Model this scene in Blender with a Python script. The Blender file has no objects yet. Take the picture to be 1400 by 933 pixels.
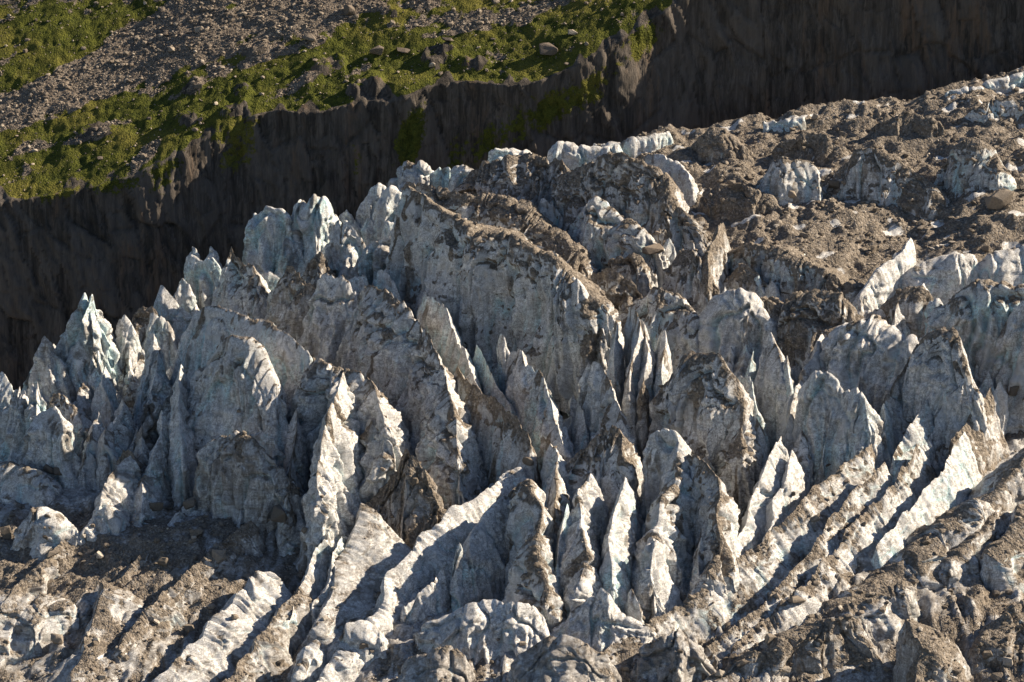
import bpy, math, random
import numpy as np
from concurrent.futures import ThreadPoolExecutor
C = bpy.context.scene.collection
rad = math.radians
# ---------------------------------------------------------------- camera frame and the glacier's reference plane
F = 3970.0; TH = rad(14.0)
ST, CT = math.sin(TH), math.cos(TH)
PA, PB, Y0, Z0 = 0.12, 0.30, 680.0, -169.5      # glacier plane z = Z0 + PA*x + PB*(y-Y0)
MPP = 0.178                                      # metres per photo pixel in mid field
def plane(x, y): return Z0 + PA*x + PB*(y-Y0)
def ground(u, v):                                # where the sight line meets the glacier plane
    dx = (u-700)/F; dy = (466.5-v)/F
    d = np.array([dx, ST*dy+CT, CT*dy-ST])
    t = (Z0-PB*Y0)/(d[2]-PA*d[0]-PB*d[1])
    return d*t
def height_at(x, y, v):                          # altitude seen at image row v above plan point x, y
    dy = (466.5-v)/F
    return y*(dy*CT-ST)/(CT+dy*ST)
def pix(p):
    w = p[..., 1]*CT-p[..., 2]*ST
    return 700+F*p[..., 0]/w, 466.5-F*(p[..., 1]*ST+p[..., 2]*CT)/w
# ---------------------------------------------------------------- noise
_r = np.random.RandomState(7)
_perm = _r.permutation(256).astype(np.int32); _perm = np.concatenate([_perm, _perm, _perm])
_g = _r.normal(size=(256, 3)); _g /= np.linalg.norm(_g, axis=1)[:, None]
_gx, _gy, _gz = [np.ascontiguousarray(_g[:, i]).astype(np.float32) for i in range(3)]
def noise(x, y, z=0.0, seed=0):
    x, y, z = np.broadcast_arrays(np.asarray(x, np.float32), np.asarray(y, np.float32), np.asarray(z, np.float32))
    x = x+np.float32(seed*17.31+500); y = y+np.float32(seed*5.73+500); z = z+np.float32(seed*9.17+500)
    xi, yi, zi = np.floor(x).astype(np.int32), np.floor(y).astype(np.int32), np.floor(z).astype(np.int32)
    xf, yf, zf = x-xi, y-yi, z-zi
    xi &= 255; yi &= 255; zi &= 255
    u = xf*xf*xf*(xf*(xf*6-15)+10); v = yf*yf*yf*(yf*(yf*6-15)+10); w = zf*zf*zf*(zf*(zf*6-15)+10)
    a0 = _perm[xi]+yi; b0 = _perm[xi+1]+yi
    aa, ab, ba, bb = _perm[a0]+zi, _perm[a0+1]+zi, _perm[b0]+zi, _perm[b0+1]+zi
    def g(h, dx, dy, dz):
        h = _perm[h]
        return _gx[h]*dx+_gy[h]*dy+_gz[h]*dz
    def L(a, b, t): return a+t*(b-a)
    r = L(L(L(g(aa, xf, yf, zf), g(ba, xf-1, yf, zf), u), L(g(ab, xf, yf-1, zf), g(bb, xf-1, yf-1, zf), u), v),
          L(L(g(aa+1, xf, yf, zf-1), g(ba+1, xf-1, yf, zf-1), u), L(g(ab+1, xf, yf-1, zf-1), g(bb+1, xf-1, yf-1, zf-1), u), v), w)
    return r*1.6
def fbm(x, y, z=0.0, seed=0, n=4, gain=0.5):
    s = 0; a = 1.0; f = 1.0
    for i in range(n):
        s = s+a*noise(x*f, y*f, z*f, seed+i*3); a *= gain; f *= 2.03
    return s
def ridge(x, y, z=0.0, seed=0, n=3, gain=0.5):
    s = 0; a = 1.0; f = 1.0
    for i in range(n):
        s = s+a*(1-2*np.abs(noise(x*f, y*f, z*f, seed+i*3))); a *= gain; f *= 2.03
    return s
def sstep(a, b, x):
    t = np.clip((x-a)/(b-a), 0, 1); return t*t*(3-2*t)
# ---------------------------------------------------------------- mesh helpers
def mesh_from(name, V, quads=None, tris=None, mats=(), attrs=None, smooth=True):
    me = bpy.data.meshes.new(name)
    V = np.ascontiguousarray(V, np.float32)
    me.vertices.add(len(V)); me.vertices.foreach_set('co', V.ravel())
    idx, ls, lt = [], [], []
    o = 0
    for fa, k in ((quads, 4), (tris, 3)):
        if fa is None or len(fa) == 0: continue
        idx.append(np.asarray(fa, np.int32).ravel()); n = len(fa)
        ls.append(o+np.arange(n, dtype=np.int32)*k); o += n*k
    idx = np.concatenate(idx); ls = np.concatenate(ls)
    me.loops.add(len(idx)); me.loops.foreach_set('vertex_index', idx)
    me.polygons.add(len(ls)); me.polygons.foreach_set('loop_start', ls)
    me.polygons.foreach_set('use_smooth', np.full(len(ls), smooth, bool))
    for k, a in (attrs or {}).items():
        at = me.attributes.new(k, 'FLOAT', 'POINT'); at.data.foreach_set('value', np.ascontiguousarray(a, np.float32).ravel())
    for m in mats: me.materials.append(m)
    me.update(calc_edges=True); me.validate()
    return me
def grid_quads(nu, nv, wrap=False):
    i = np.arange(nu if wrap else nu-1)[:, None]; j = np.arange(nv-1)[None, :]
    i2 = (i+1) % nu
    return np.stack(np.broadcast_arrays(i*nv+j, i*nv+j+1, i2*nv+j+1, i2*nv+j), -1).reshape(-1, 4)
def grid_normals(P, wrap=False):
    if wrap:
        du = np.roll(P, -1, 0)-np.roll(P, 1, 0)
    else: du = np.gradient(P, axis=0)
    dv = np.gradient(P, axis=1)
    n = np.cross(du, dv); l = np.linalg.norm(n, axis=-1, keepdims=True)+1e-9
    return n/l
def link(name, me, loc=(0, 0, 0), parent=None, label=None, cat=None, group=None, kind=None):
    o = bpy.data.objects.new(name, me); C.objects.link(o)
    o.location = loc
    if parent: o.parent = parent
    if label: o['label'] = label
    if cat: o['category'] = cat
    if group: o['group'] = group
    if kind: o['kind'] = kind
    return o
def cells(x, z, seed):                           # blocky fracture pattern: block id and distance to the nearest crack
    xi, zi = np.floor(x), np.floor(z); f1 = np.full(x.shape, 9.0); f2 = np.full(x.shape, 9.0); idv = np.zeros(x.shape)
    for i in (-1, 0, 1):
        for j in (-1, 0, 1):
            a_, b_ = xi+i, zi+j
            h = np.sin(a_*127.1+b_*311.7+seed)*43758.5453; h1 = h-np.floor(h)
            h = np.sin(a_*269.5+b_*183.3+seed)*24634.6345; h2 = h-np.floor(h)
            d = np.hypot(a_+0.15+0.7*h1-x, b_+0.15+0.7*h2-z)
            c_ = d < f1; f2 = np.where(c_, f1, np.minimum(f2, d)); idv = np.where(c_, h2, idv); f1 = np.where(c_, d, f1)
    return idv, f2-f1
# ---------------------------------------------------------------- materials
class NT:
    def __init__(s, name):
        s.m = bpy.data.materials.new(name); s.m.use_nodes = True; s.t = s.m.node_tree; s.t.nodes.clear()
        s.out = s.n('ShaderNodeOutputMaterial'); s.p = s.n('ShaderNodeBsdfPrincipled'); s.l(s.p.outputs[0], s.out.inputs[0])
        s.co = s.n('ShaderNodeNewGeometry').outputs['Position']
    def n(s, k, **kw):
        x = s.t.nodes.new(k)
        for a, b in kw.items(): setattr(x, a, b)
        return x
    def l(s, a, b): s.t.links.new(a, b)
    def setin(s, inp, v):
        if isinstance(v, (int, float)): inp.default_value = v
        elif isinstance(v, tuple): inp.default_value = v if len(v) == len(inp.default_value) else (*v, 1)
        else: s.l(v, inp)
    def math(s, op, a, b=0.0, c=None, clamp=False):
        x = s.n('ShaderNodeMath', operation=op); x.use_clamp = clamp
        s.setin(x.inputs[0], a); s.setin(x.inputs[1], b)
        if c is not None: s.setin(x.inputs[2], c)
        return x.outputs[0]
    def map(s, sc, rot=(0, 0, 0), src=None):
        x = s.n('ShaderNodeMapping'); s.l(src or s.co, x.inputs[0]); x.inputs['Scale'].default_value = sc; x.inputs['Rotation'].default_value = rot
        return x.outputs[0]
    def noise(s, vec, scale, detail=4, rough=0.55, dist=0.0):
        x = s.n('ShaderNodeTexNoise'); s.l(vec, x.inputs['Vector']); x.inputs['Scale'].default_value = scale
        x.inputs['Detail'].default_value = detail; x.inputs['Roughness'].default_value = rough; x.inputs['Distortion'].default_value = dist
        return x.outputs[0]
    def vor(s, vec, scale, feature='F1', out=0):
        x = s.n('ShaderNodeTexVoronoi', feature=feature); s.l(vec, x.inputs['Vector']); x.inputs['Scale'].default_value = scale
        return x.outputs[out]
    def ramp(s, v, a, b, smooth=True):          # 0 at a, 1 at b
        x = s.n('ShaderNodeMapRange'); x.interpolation_type = 'SMOOTHSTEP' if smooth else 'LINEAR'
        s.setin(x.inputs[0], v); x.inputs[1].default_value = a; x.inputs[2].default_value = b
        return x.outputs[0]
    def mix(s, f, a, b):
        x = s.n('ShaderNodeMix', data_type='RGBA'); s.setin(x.inputs[0], f); s.setin(x.inputs[6], a); s.setin(x.inputs[7], b)
        return x.outputs[2]
    def attr(s, name):
        x = s.n('ShaderNodeAttribute'); x.attribute_name = name; return x.outputs['Fac']
    def bump(s, h, dist, strength=1.0, nrm=None):
        x = s.n('ShaderNodeBump'); s.setin(x.inputs['Height'], h); x.inputs['Distance'].default_value = dist; x.inputs['Strength'].default_value = strength
        if nrm: s.l(nrm, x.inputs['Normal'])
        return x.outputs[0]

def ice_material():
    k = NT('glacier_ice'); co = k.co
    deb, blu, drt = k.attr('debris'), k.attr('blue'), k.attr('dirt')
    n1 = k.noise(co, 0.12, 5, 0.6); n2 = k.noise(co, 0.9, 5, 0.65); n3 = k.noise(co, 4.0, 3, 0.7)
    streak = k.noise(k.map((1, 1, 0.18)), 0.9, 4, 0.62, 0.6)
    strata = k.noise(k.map((0.35, 0.35, 2.2), (0.12, -0.1, 0)), 0.8, 5, 0.65, 0.8)
    # clean ice, granular weathered crust
    c = k.mix(k.ramp(n1, 0.3, 0.7), (0.56, 0.56, 0.565), (0.78, 0.77, 0.755))
    c = k.mix(k.math('MULTIPLY', k.ramp(n3, 0.35, 0.7), 0.18), c, (0.84, 0.83, 0.81))
    c = k.mix(k.math('MULTIPLY', k.ramp(blu, 0.15, 0.9), 0.85, clamp=True), c, k.mix(k.ramp(n2, 0.3, 0.7), (0.40, 0.67, 0.73), (0.66, 0.82, 0.85)))
    # fine dirt: streaks, layers and veins
    d1 = k.math('ADD', k.math('MULTIPLY', streak, 0.55), k.math('MULTIPLY', strata, 0.45))
    d1 = k.math('ADD', d1, k.math('MULTIPLY', drt, 0.30))
    dirt = k.ramp(d1, 0.55, 0.82)
    c = k.mix(k.math('MULTIPLY', dirt, 0.75), c, k.mix(n2, (0.12, 0.10, 0.085), (0.27, 0.235, 0.20)))
    vw = k.noise(k.map((1, 1, 0.5), (0.3, 0.2, 0)), 0.55, 6, 0.62, 1.2)
    vein = k.ramp(k.math('ABSOLUTE', k.math('SUBTRACT', vw, 0.5)), 0.020, 0.0)
    vw2 = k.noise(k.map((0.5, 0.5, 1.2), (-0.2, 0.3, 0)), 0.9, 5, 0.6, 1.5)
    vein2 = k.ramp(k.math('ABSOLUTE', k.math('SUBTRACT', vw2, 0.48)), 0.022, 0.0)
    vw3 = k.noise(k.map((1, 1, 1), (0.6, -0.4, 0)), 0.42, 7, 0.6, 2.2)
    vein3 = k.ramp(k.math('ABSOLUTE', k.math('SUBTRACT', vw3, 0.52)), 0.022, 0.0)
    vv = k.math('MAXIMUM', k.math('MAXIMUM', vein, vein2), vein3)
    c = k.mix(k.math('MULTIPLY', k.math('MULTIPLY', vv, k.ramp(n1, 0.25, 0.5)), 0.8), c, (0.14, 0.125, 0.115))
    # debris cover
    dm = k.math('ADD', deb, k.math('MULTIPLY', k.math('SUBTRACT', streak, 0.5), 0.6))
    dm = k.math('ADD', dm, k.math('MULTIPLY', k.math('SUBTRACT', n3, 0.5), 0.25))
    dmask = k.ramp(dm, 0.42, 0.80)
    peb = k.vor(co, 2.6); pebc = k.vor(co, 2.6, out=1)
    sep = k.n('ShaderNodeSeparateColor'); k.l(pebc, sep.inputs[0])
    dc = k.mix(k.ramp(n2, 0.3, 0.7), (0.125, 0.104, 0.084), (0.235, 0.198, 0.158))
    dc = k.mix(k.math('MULTIPLY', k.ramp(sep.outputs[0], 0.6, 0.9), 0.6), dc, (0.36, 0.32, 0.28))
    dc = k.mix(k.math('MULTIPLY', k.ramp(sep.outputs[1], 0.7, 0.95), 0.6), dc, (0.065, 0.058, 0.052))
    c = k.mix(dmask, c, dc)
    k.l(c, k.p.inputs['Base Color'])
    k.setin(k.p.inputs['Roughness'], k.math('ADD', 0.55, k.math('MULTIPLY', dmask, 0.35)))
    k.p.inputs['Specular IOR Level'].default_value = 0.25
    hi = k.math('ADD', k.math('MULTIPLY', streak, 0.42), k.math('MULTIPLY', n3, 0.07))
    hi = k.math('SUBTRACT', hi, k.math('MULTIPLY', vv, 0.10))
    hi = k.math('ADD', hi, k.math('MULTIPLY', strata, 0.25))
    g1 = k.math('MULTIPLY', k.math('SUBTRACT', 0.5, peb), 0.5)
    g2 = k.math('MULTIPLY', k.math('SUBTRACT', 0.5, k.vor(co, 1.1)), 0.7)
    hd = k.math('ADD', g1, k.math('ADD', g2, k.math('MULTIPLY', n3, 0.4)))
    x = k.n('ShaderNodeMix', data_type='FLOAT'); k.l(dmask, x.inputs[0]); k.l(hi, x.inputs[2]); k.l(hd, x.inputs[3])
    k.l(k.bump(x.outputs[0], 0.42, 1.0), k.p.inputs['Normal'])
    return k.m

def rock_material(name, c1, c2, c3, scale=1.0):
    k = NT(name)
    r = k.n('ShaderNodeNewGeometry').outputs['Random Per Island']
    oi = k.n('ShaderNodeObjectInfo').outputs['Random']
    rr = k.math('FRACT', k.math('ADD', r, oi))
    n = k.noise(k.co, 2.5*scale, 5, 0.65)
    c = k.mix(rr, c1, c2)
    c = k.mix(k.ramp(rr, 0.86, 0.95), c, c3)
    c = k.mix(k.math('MULTIPLY', k.ramp(n, 0.4, 0.75), 0.5), c, (0.07, 0.06, 0.052))
    k.l(c, k.p.inputs['Base Color']); k.p.inputs['Roughness'].default_value = 0.9
    k.p.inputs['Specular IOR Level'].default_value = 0.2
    k.l(k.bump(k.noise(k.co, 4*scale, 5, 0.7), 0.25, 0.8), k.p.inputs['Normal'])
    return k.m

def hill_material():
    k = NT('mountain_ground'); co = k.co
    gr, sc = k.attr('grass'), k.attr('scree')
    n0 = k.noise(co, 0.05, 4, 0.6); n2 = k.noise(co, 0.5, 6, 0.68); n3 = k.noise(co, 2.6, 4, 0.7)
    st = k.noise(k.map((1, 1, 0.10)), 0.45, 7, 0.66, 0.5)
    st2 = k.noise(k.map((1, 1, 0.05)), 1.6, 5, 0.7, 0.3)
    rock = k.mix(k.ramp(st, 0.32, 0.68), (0.042, 0.037, 0.032), (0.155, 0.132, 0.112))
    rock = k.mix(k.math('MULTIPLY', k.ramp(st2, 0.42, 0.62), 0.55), rock, (0.04, 0.036, 0.032))
    rock = k.mix(k.math('MULTIPLY', k.ramp(k.attr('block'), 0.35, 0.85), 0.6), rock, (0.155, 0.135, 0.118))
    rock = k.mix(k.math('MULTIPLY', k.attr('crack'), 0.2), rock, (0.03, 0.028, 0.026))
    rust = k.math('MULTIPLY', k.ramp(k.noise(k.map((1, 1, 0.16)), 0.13, 4, 0.6), 0.54, 0.66), k.ramp(st, 0.4, 0.6))
    rock = k.mix(k.math('MULTIPLY', rust, 0.6), rock, (0.17, 0.11, 0.07))
    grc = k.mix(k.ramp(n2, 0.3, 0.7), (0.040, 0.050, 0.012), (0.115, 0.122, 0.022))
    grc = k.mix(k.math('MULTIPLY', k.ramp(n0, 0.45, 0.68), 0.75), grc, (0.170, 0.150, 0.036))
    grc = k.mix(k.math('MULTIPLY', k.ramp(n3, 0.5, 0.72), 0.6), grc, (0.022, 0.034, 0.008))
    pc = k.vor(co, 1.7, out=1); sep = k.n('ShaderNodeSeparateColor'); k.l(pc, sep.inputs[0])
    scr = k.mix(sep.outputs[0], (0.12, 0.098, 0.08), (0.28, 0.235, 0.19))
    gm = k.ramp(k.math('ADD', gr, k.math('MULTIPLY', k.math('SUBTRACT', n2, 0.5), 1.1)), 0.42, 0.55)
    sm = k.ramp(k.math('ADD', sc, k.math('MULTIPLY', k.math('SUBTRACT', n2, 0.5), 1.3)), 0.45, 0.55)
    c = k.mix(gm, rock, grc); c = k.mix(sm, c, scr)
    k.l(c, k.p.inputs['Base Color']); k.p.inputs['Roughness'].default_value = 0.95
    k.p.inputs['Specular IOR Level'].default_value = 0.1
    h = k.math('ADD', k.math('MULTIPLY', st, 1.2), k.math('MULTIPLY', st2, 0.5))
    h2 = k.math('ADD', k.math('MULTIPLY', n2, 1.3), k.math('MULTIPLY', k.math('SUBTRACT', 0.5, k.vor(co, 1.7)), 0.6))
    h2 = k.math('ADD', h2, k.math('MULTIPLY', n3, 0.5))
    x = k.n('ShaderNodeMix', data_type='FLOAT'); k.l(k.math('MAXIMUM', gm, sm), x.inputs[0]); k.l(h, x.inputs[2]); k.l(h2, x.inputs[3])
    k.l(k.bump(x.outputs[0], 0.7, 1.0), k.p.inputs['Normal'])
    return k.m
M_ICE = ice_material()
M_ROCK = rock_material('moraine_rock', (0.15, 0.125, 0.10), (0.33, 0.28, 0.23), (0.48, 0.43, 0.37))
M_SCREE = rock_material('scree_rock', (0.16, 0.13, 0.105), (0.35, 0.295, 0.235), (0.45, 0.39, 0.32))
M_HILL = hill_material()
# ---------------------------------------------------------------- serac builder
DS = 0.33
_pool = []
def crest_curve(st, ds):
    P = []
    for (u, vt, vb) in st:
        g = ground(u, vb); P.append((g[0], g[1], height_at(g[0], g[1], vt)))
    P = np.array(P, float)
    if len(P) == 1: P = np.array([P[0]-[0.5, 0, 0], P[0]+[0.5, 0, 0]])
    d = np.concatenate([[0], np.cumsum(np.linalg.norm(np.diff(P, axis=0), axis=1))])
    n = max(5, int(d[-1]/ds)+1)
    t = np.linspace(0, d[-1], n)
    Q = np.stack([np.interp(t, d, P[:, i]) for i in range(3)], 1)
    k = max(1, int(0.05*n))                       # soften corners of the plan line only lightly
    for _ in range(2):
        pad = np.pad(Q, ((k, k), (0, 0)), 'edge'); w = np.ones(2*k+1)/(2*k+1)
        Q2 = np.stack([np.convolve(pad[:, i], w, 'valid') for i in range(3)], 1)
        Q2[0], Q2[-1] = Q[0], Q[-1]; Q = 0.35*Q+0.65*Q2
    return Q
def fin_grid(st, wa=24, wb=24, e=0.85, we=None, jag=5, deb=0.3, cap=0.4, blue=0.15, dirt=0.3, flute=1.0, seed=1, plat=0.0, sink=6.0, fd=0.5, bd=0.0, ds=None):
    ds = ds or DS
    wb = wb*1.6; wa = wa*1.25; e = e*0.9 if (e < 0.46 or blue > 0.55) else 0.07+0.88*e; jag = jag*1.35
    Q = crest_curve(st, ds); n = len(Q)
    wa, wb = wa*MPP, wb*MPP; we = (we*MPP if we else 0.75*min(wa, wb))
    L = max(1.0, np.linalg.norm(np.diff(Q[:, :2], axis=0), axis=1).sum())
    s = np.linspace(0, L, n)
    jm = jag*MPP
    Q[:, 2] += jm*(0.8*noise(s/4.5, seed*3.3, 0, 11)+0.7*(ridge(s/1.9, seed*1.7, 0, 12, 2)*0.5-0.2)+0.25*noise(s/0.7, seed*1.1, 0, 5))
    lat = 0.16*min(wa, wb)*noise(s/9, seed*2.1, 0, 13)+0.05*min(wa, wb)*noise(s/2.5, seed*2.1, 0, 14)
    dT = np.gradient(Q[:, :2], axis=0); dT /= np.linalg.norm(dT, axis=1)[:, None]+1e-9
    Q[:, 0] += lat*dT[:, 1]; Q[:, 1] -= lat*dT[:, 0]
    st_, _ = cells(s/2.6+0.3*noise(s/2, seed*1.3, 0, 17), np.full_like(s, seed*1.7), seed*1.0)
    Q[:, 2] += jm*0.55*(st_-0.5)
    T = np.gradient(Q[:, :2], axis=0)
    kk = max(2, n//12); T = np.stack([np.convolve(np.pad(T[:, i], (kk, kk), 'edge'), np.ones(2*kk+1), 'valid') for i in range(2)], 1)
    T /= np.linalg.norm(T, axis=1)[:, None]+1e-9
    N = np.stack([T[:, 1], -T[:, 0]], 1)
    m = max(6, int(math.pi*we*0.7/ds))
    al = np.linspace(0, math.pi, m+2)[1:-1]
    tt = np.linspace(-1, 1, n); taper = 1-0.28*np.abs(tt)**3
    def blend(a, b, k): return a*np.cos(k/2)**2+b*np.sin(k/2)**2
    # loop: side a start->end, cap at end, side b end->start, cap at start
    idx = np.concatenate([np.arange(n), np.full(m, n-1), np.arange(n)[::-1], np.zeros(m, int)])
    Ae = al[:, None]
    De = N[-1]*np.cos(Ae)+T[-1]*np.sin(Ae); Dsx = -N[0]*np.cos(Ae)-T[0]*np.sin(Ae)
    D = np.concatenate([N, De, -N[::-1], Dsx])
    def capw(a, b): 
        base = np.cos(al/2)**2*a+np.sin(al/2)**2*b
        return base*(1-np.sin(al))+we*np.sin(al)
    W = np.concatenate([wa*taper, capw(wa*taper[-1], wb*taper[-1]), wb*taper[::-1], capw(wb*taper[0], wa*taper[0])])
    P0 = Q[idx]
    W = W*(1+0.30*noise(P0[:, 0]/8, P0[:, 1]/8, seed*0.7, 15)+0.10*noise(P0[:, 0]/3, P0[:, 1]/3, seed*0.7, 16))
    zb = plane(P0[:, 0], P0[:, 1])-sink
    H = np.maximum(P0[:, 2]-zb, 1.0)
    Hm = float(H.max())
    nf = max(14, int(math.hypot(Hm, max(wa, wb))/ds))
    ph = (np.linspace(0, 1, nf)**1.1)[None, :]
    ee = e
    off = W[:, None]*(plat*np.minimum(ph/0.06, 1)+(1-plat)*ph**ee)
    H2 = H[:, None]
    off = off*(1+0.16*sstep(0.05, 0.3, ph)*noise(P0[:, 0:1]/5+D[:, 0:1]*2, P0[:, 1:2]/5+D[:, 1:2]*2, ph*5.0, 18))
    x = P0[:, 0:1]+D[:, 0:1]*off; y = P0[:, 1:2]+D[:, 1:2]*off
    z = P0[:, 2:3]-H2*ph
    A = float(np.clip(0.30*min(wa, wb)+0.03*Hm, 0.4, 4.0)); L1 = float(np.clip(Hm*0.42, 3.0, 12))
    amp = np.broadcast_to(sstep(0.0, 0.22, ph), x.shape)
    vx = A*noise(x/L1, y/L1, z/(L1*3.5), 21); vy = A*noise(x/L1, y/L1, z/(L1*3.5), 22)
    vz = 0.25*A*noise(x/L1, y/L1, z/L1, 23)
    sx = x+0.25*z*0.0
    wpx = x+1.6*noise(x/5, y/5, z/14, 24)+0.3*noise(x/2, y/2, z/8, 27); wpy = y+1.6*noise(x/5, y/5, z/14, 25)
    fl = flute*np.clip(0.24*min(wa, wb)+0.2, 0.35, 1.8)*(ridge(wpx/4.2, wpy/4.2, z/28, 26, 3, 0.62)-0.45)
    fi = 0.10*fbm(x/1.3, y/1.3, z/4.5, 30, 3, 0.55)
    led = 0.28*noise(x/9, y/9, z/1.3+0.3*noise(x/4, y/4, 0, 33), 34)
    # fracture facets: irregular plates stepping in and out of the flank
    pe = np.concatenate([[0], np.cumsum(np.linalg.norm(np.diff(P0[:, :2]+D*W[:, None]*0.5, axis=0), axis=1))])[:, None]
    q1 = pe/3.4+0.35*noise(x/3, y/3, z/6, 67)+z*0.02; q2 = z/8.5+0.5*noise(x/5, y/5, z/7, 68)+pe*0.03
    i1, k1 = cells(q1, q2, seed*1.0); i2, k2 = cells(q1*2.3+7, q2*2.1+3, seed*2.0)
    fa = float(np.clip(min(wa, wb)*0.09, 0.08, 0.34))*(0.3+0.7*flute)
    plate = fa*(1.5*(i1-0.5)+0.7*(i2-0.5)-0.9*sstep(0.07, 0, k1)-0.35*sstep(0.08, 0, k2))
    # clefts: sharp creases that start as notches in the crest and run down both flanks
    hb = sstep(0.0, 0.35, ph)
    fx = P0[:, 0:1]+D[:, 0:1]*W[:, None]*0.6*hb+0.5*noise(x/6, y/6, z/12, 61); fy = P0[:, 1:2]+D[:, 1:2]*W[:, None]*0.6*hb+0.5*noise(x/6, y/6, z/12, 62)
    zz = z/45+seed*0.37
    c1 = np.maximum(1-np.abs(noise(fx/6.5, fy/6.5, zz, 63))/0.13, 0)
    c2 = np.maximum(1-np.abs(noise(fx/2.9, fy/2.9, zz*1.5, 64))/0.15, 0)
    wm = 0.62*float(np.clip(min(wa, wb)/4.0, 0.3, 1.3))*flute
    dzc = H2*ph
    z = z-wm*np.exp(-dzc/5.0)*(1.7*c1+0.9*c2)
    o = amp*(fl+led)+np.minimum(amp*3, 1)*fi+sstep(0, 0.10, ph)*(plate-wm*(2.9*c1+0.9*c2))
    x = x+vx+D[:, 0:1]*o; y = y+vy+D[:, 1:2]*o; z = z+vz+0.25*fi
    P = np.stack([x, y, z], -1)
    Nn = grid_normals(P, True)
    nz = np.abs(Nn[..., 2])
    dz = H2*ph
    lown = fbm(x/5, y/5, z/8, 40, 3)
    lown2 = noise(x/2.2, y/2.2, z/4, 44)
    flat = sstep(0.38, 0.78, nz)
    band = np.exp(-dz/(1.0+0.07*Hm))
    foot = sstep(0.55, 0.95, (dz/np.maximum(H2-sink*0.7, 1)))
    lown = lown*(0.45+0.55*flat); lown2 = lown2*(0.3+0.7*flat)
    d = 1.0*cap*flat+deb*band*1.0+fd*0.55*foot*(0.5+lown)+0.30*lown+0.10*lown2+(deb-0.35)*0.3+bd
    run = noise(fx/2.5, fy/2.5, z/30, 65)+0.5*noise(fx/0.9, fy/0.9, z/20, 66)
    runm = sstep(0.15, 0.42, run)*(0.35+0.65*np.exp(-dz/(2.5+0.35*Hm)))*(1-0.4*flat)*(0.5+0.9*sstep(-0.2, 0.4, noise(x/9, y/9, z/20, 69)))
    d = d+(0.36+0.6*deb)*runm
    bl = 0.55*np.maximum(c1, 0.5*c2)*sstep(0, 0.15, ph)+blue*(0.55+0.9*noise(x/7, y/7, z/9, 50)+0.4*noise(x/2, y/2, z/5, 51))*(1-0.6*flat)
    dr = dirt+0.5*lown-0.1+0.8*runm+0.4*sstep(0.10, 0, k1)*(1-flat)
    return P, dict(debris=np.clip(d, 0, 1.2), blue=np.clip(bl, 0, 1), dirt=np.clip(dr, 0, 1)), nz
SCAT = []                                        # sampled spots for rubble
def collect(P, deb, nz, wrap):
    Pn = np.roll(P, -1, 0) if wrap else P[1:]
    Pa = P if wrap else P[:-1]
    a = Pa[:, :-1]; b = Pa[:, 1:]; c = Pn[:, :-1]
    ar = np.linalg.norm(np.cross(b-a, c-a), axis=-1)
    dd = deb if wrap else deb[:-1]; nn = nz if wrap else nz[:-1]
    w = ar*sstep(0.45, 0.75, dd[:, :-1])*sstep(0.42, 0.75, nn[:, :-1])
    w[nn[:, :-1] < 0.42] = 0
    SCAT.append((a.reshape(-1, 3), (b-a).reshape(-1, 3), (c-a).reshape(-1, 3), w.ravel()))
def build_piece(name, spec, parent=None, origin=None, **meta):
    P, at, nz = spec
    nu, nv = P.shape[:2]
    collect(P, at['debris'], nz, True)
    V = P.reshape(-1, 3)-origin
    me = mesh_from(name, V, grid_quads(nu, nv, True), None, [M_ICE], at)
    return link(name, me, tuple(origin) if parent is None else (0, 0, 0), parent, **meta)
JOBS = []
def S(name, label, st, kids=(), cat=None, **kw):
    kw.setdefault('flute', {'ice_mound': .3, 'ice_ridge': .28, 'ice_tower': .8, 'ice_fin': .75, 'ice_flake': .6, 'ice_dome': .6, 'debris_mound': .35, 'debris_hill': .6}.get(name, .85))
    JOBS.append((name, label, st, kids, cat, kw))
def run_jobs():
    tasks = []
    groups = [j[5].pop('group', None) for j in JOBS]
    for i, (name, label, st, kids, cat, kw) in enumerate(JOBS):
        tasks.append((st, dict(kw, seed=i+1)))
        for k, (kn, kst, kkw) in enumerate(kids):
            tasks.append((kst, dict(kw, **dict(kkw, seed=i*7+k+300))))
    with ThreadPoolExecutor(4) as ex:
        res = list(ex.map(lambda t: fin_grid(t[0], **t[1]), tasks))
    j = 0
    for i, (name, label, st, kids, cat, kw) in enumerate(JOBS):
        m = st[len(st)//2]; g = ground(m[0], m[2]); og = np.array([g[0], g[1], plane(g[0], g[1])])
        o = build_piece(name, res[j], None, og, label=label, cat=cat or name.replace('_', ' '), kind='thing', group=groups[i]); j += 1
        for (kn, kst, kkw) in kids:
            build_piece(kn, res[j], o, og); j += 1
    print('seracs', len(JOBS), 'verts', sum(r[0].shape[0]*r[0].shape[1] for r in res))
# ---------------------------------------------------------------- the seracs: (column, crest row, foot row) stations, widths in photo pixels
T, R, B, W_, Fi, Mo = 'ice_tower', 'ice_ridge', 'ice_flake', 'ice_wall', 'ice_fin', 'ice_mound'
clean = dict(deb=0.05, cap=0.12, blue=0.62, dirt=0.1)
pale = dict(deb=0.15, cap=0.25, blue=0.5, dirt=0.15)
gray = dict(deb=0.33, cap=0.6, blue=0.3, dirt=0.2)
brown = dict(deb=0.95, cap=0.9, blue=0.1, dirt=0.6, bd=0.12)
lit = dict(deb=0.27, cap=0.2, blue=0.2, dirt=0.08)
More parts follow.
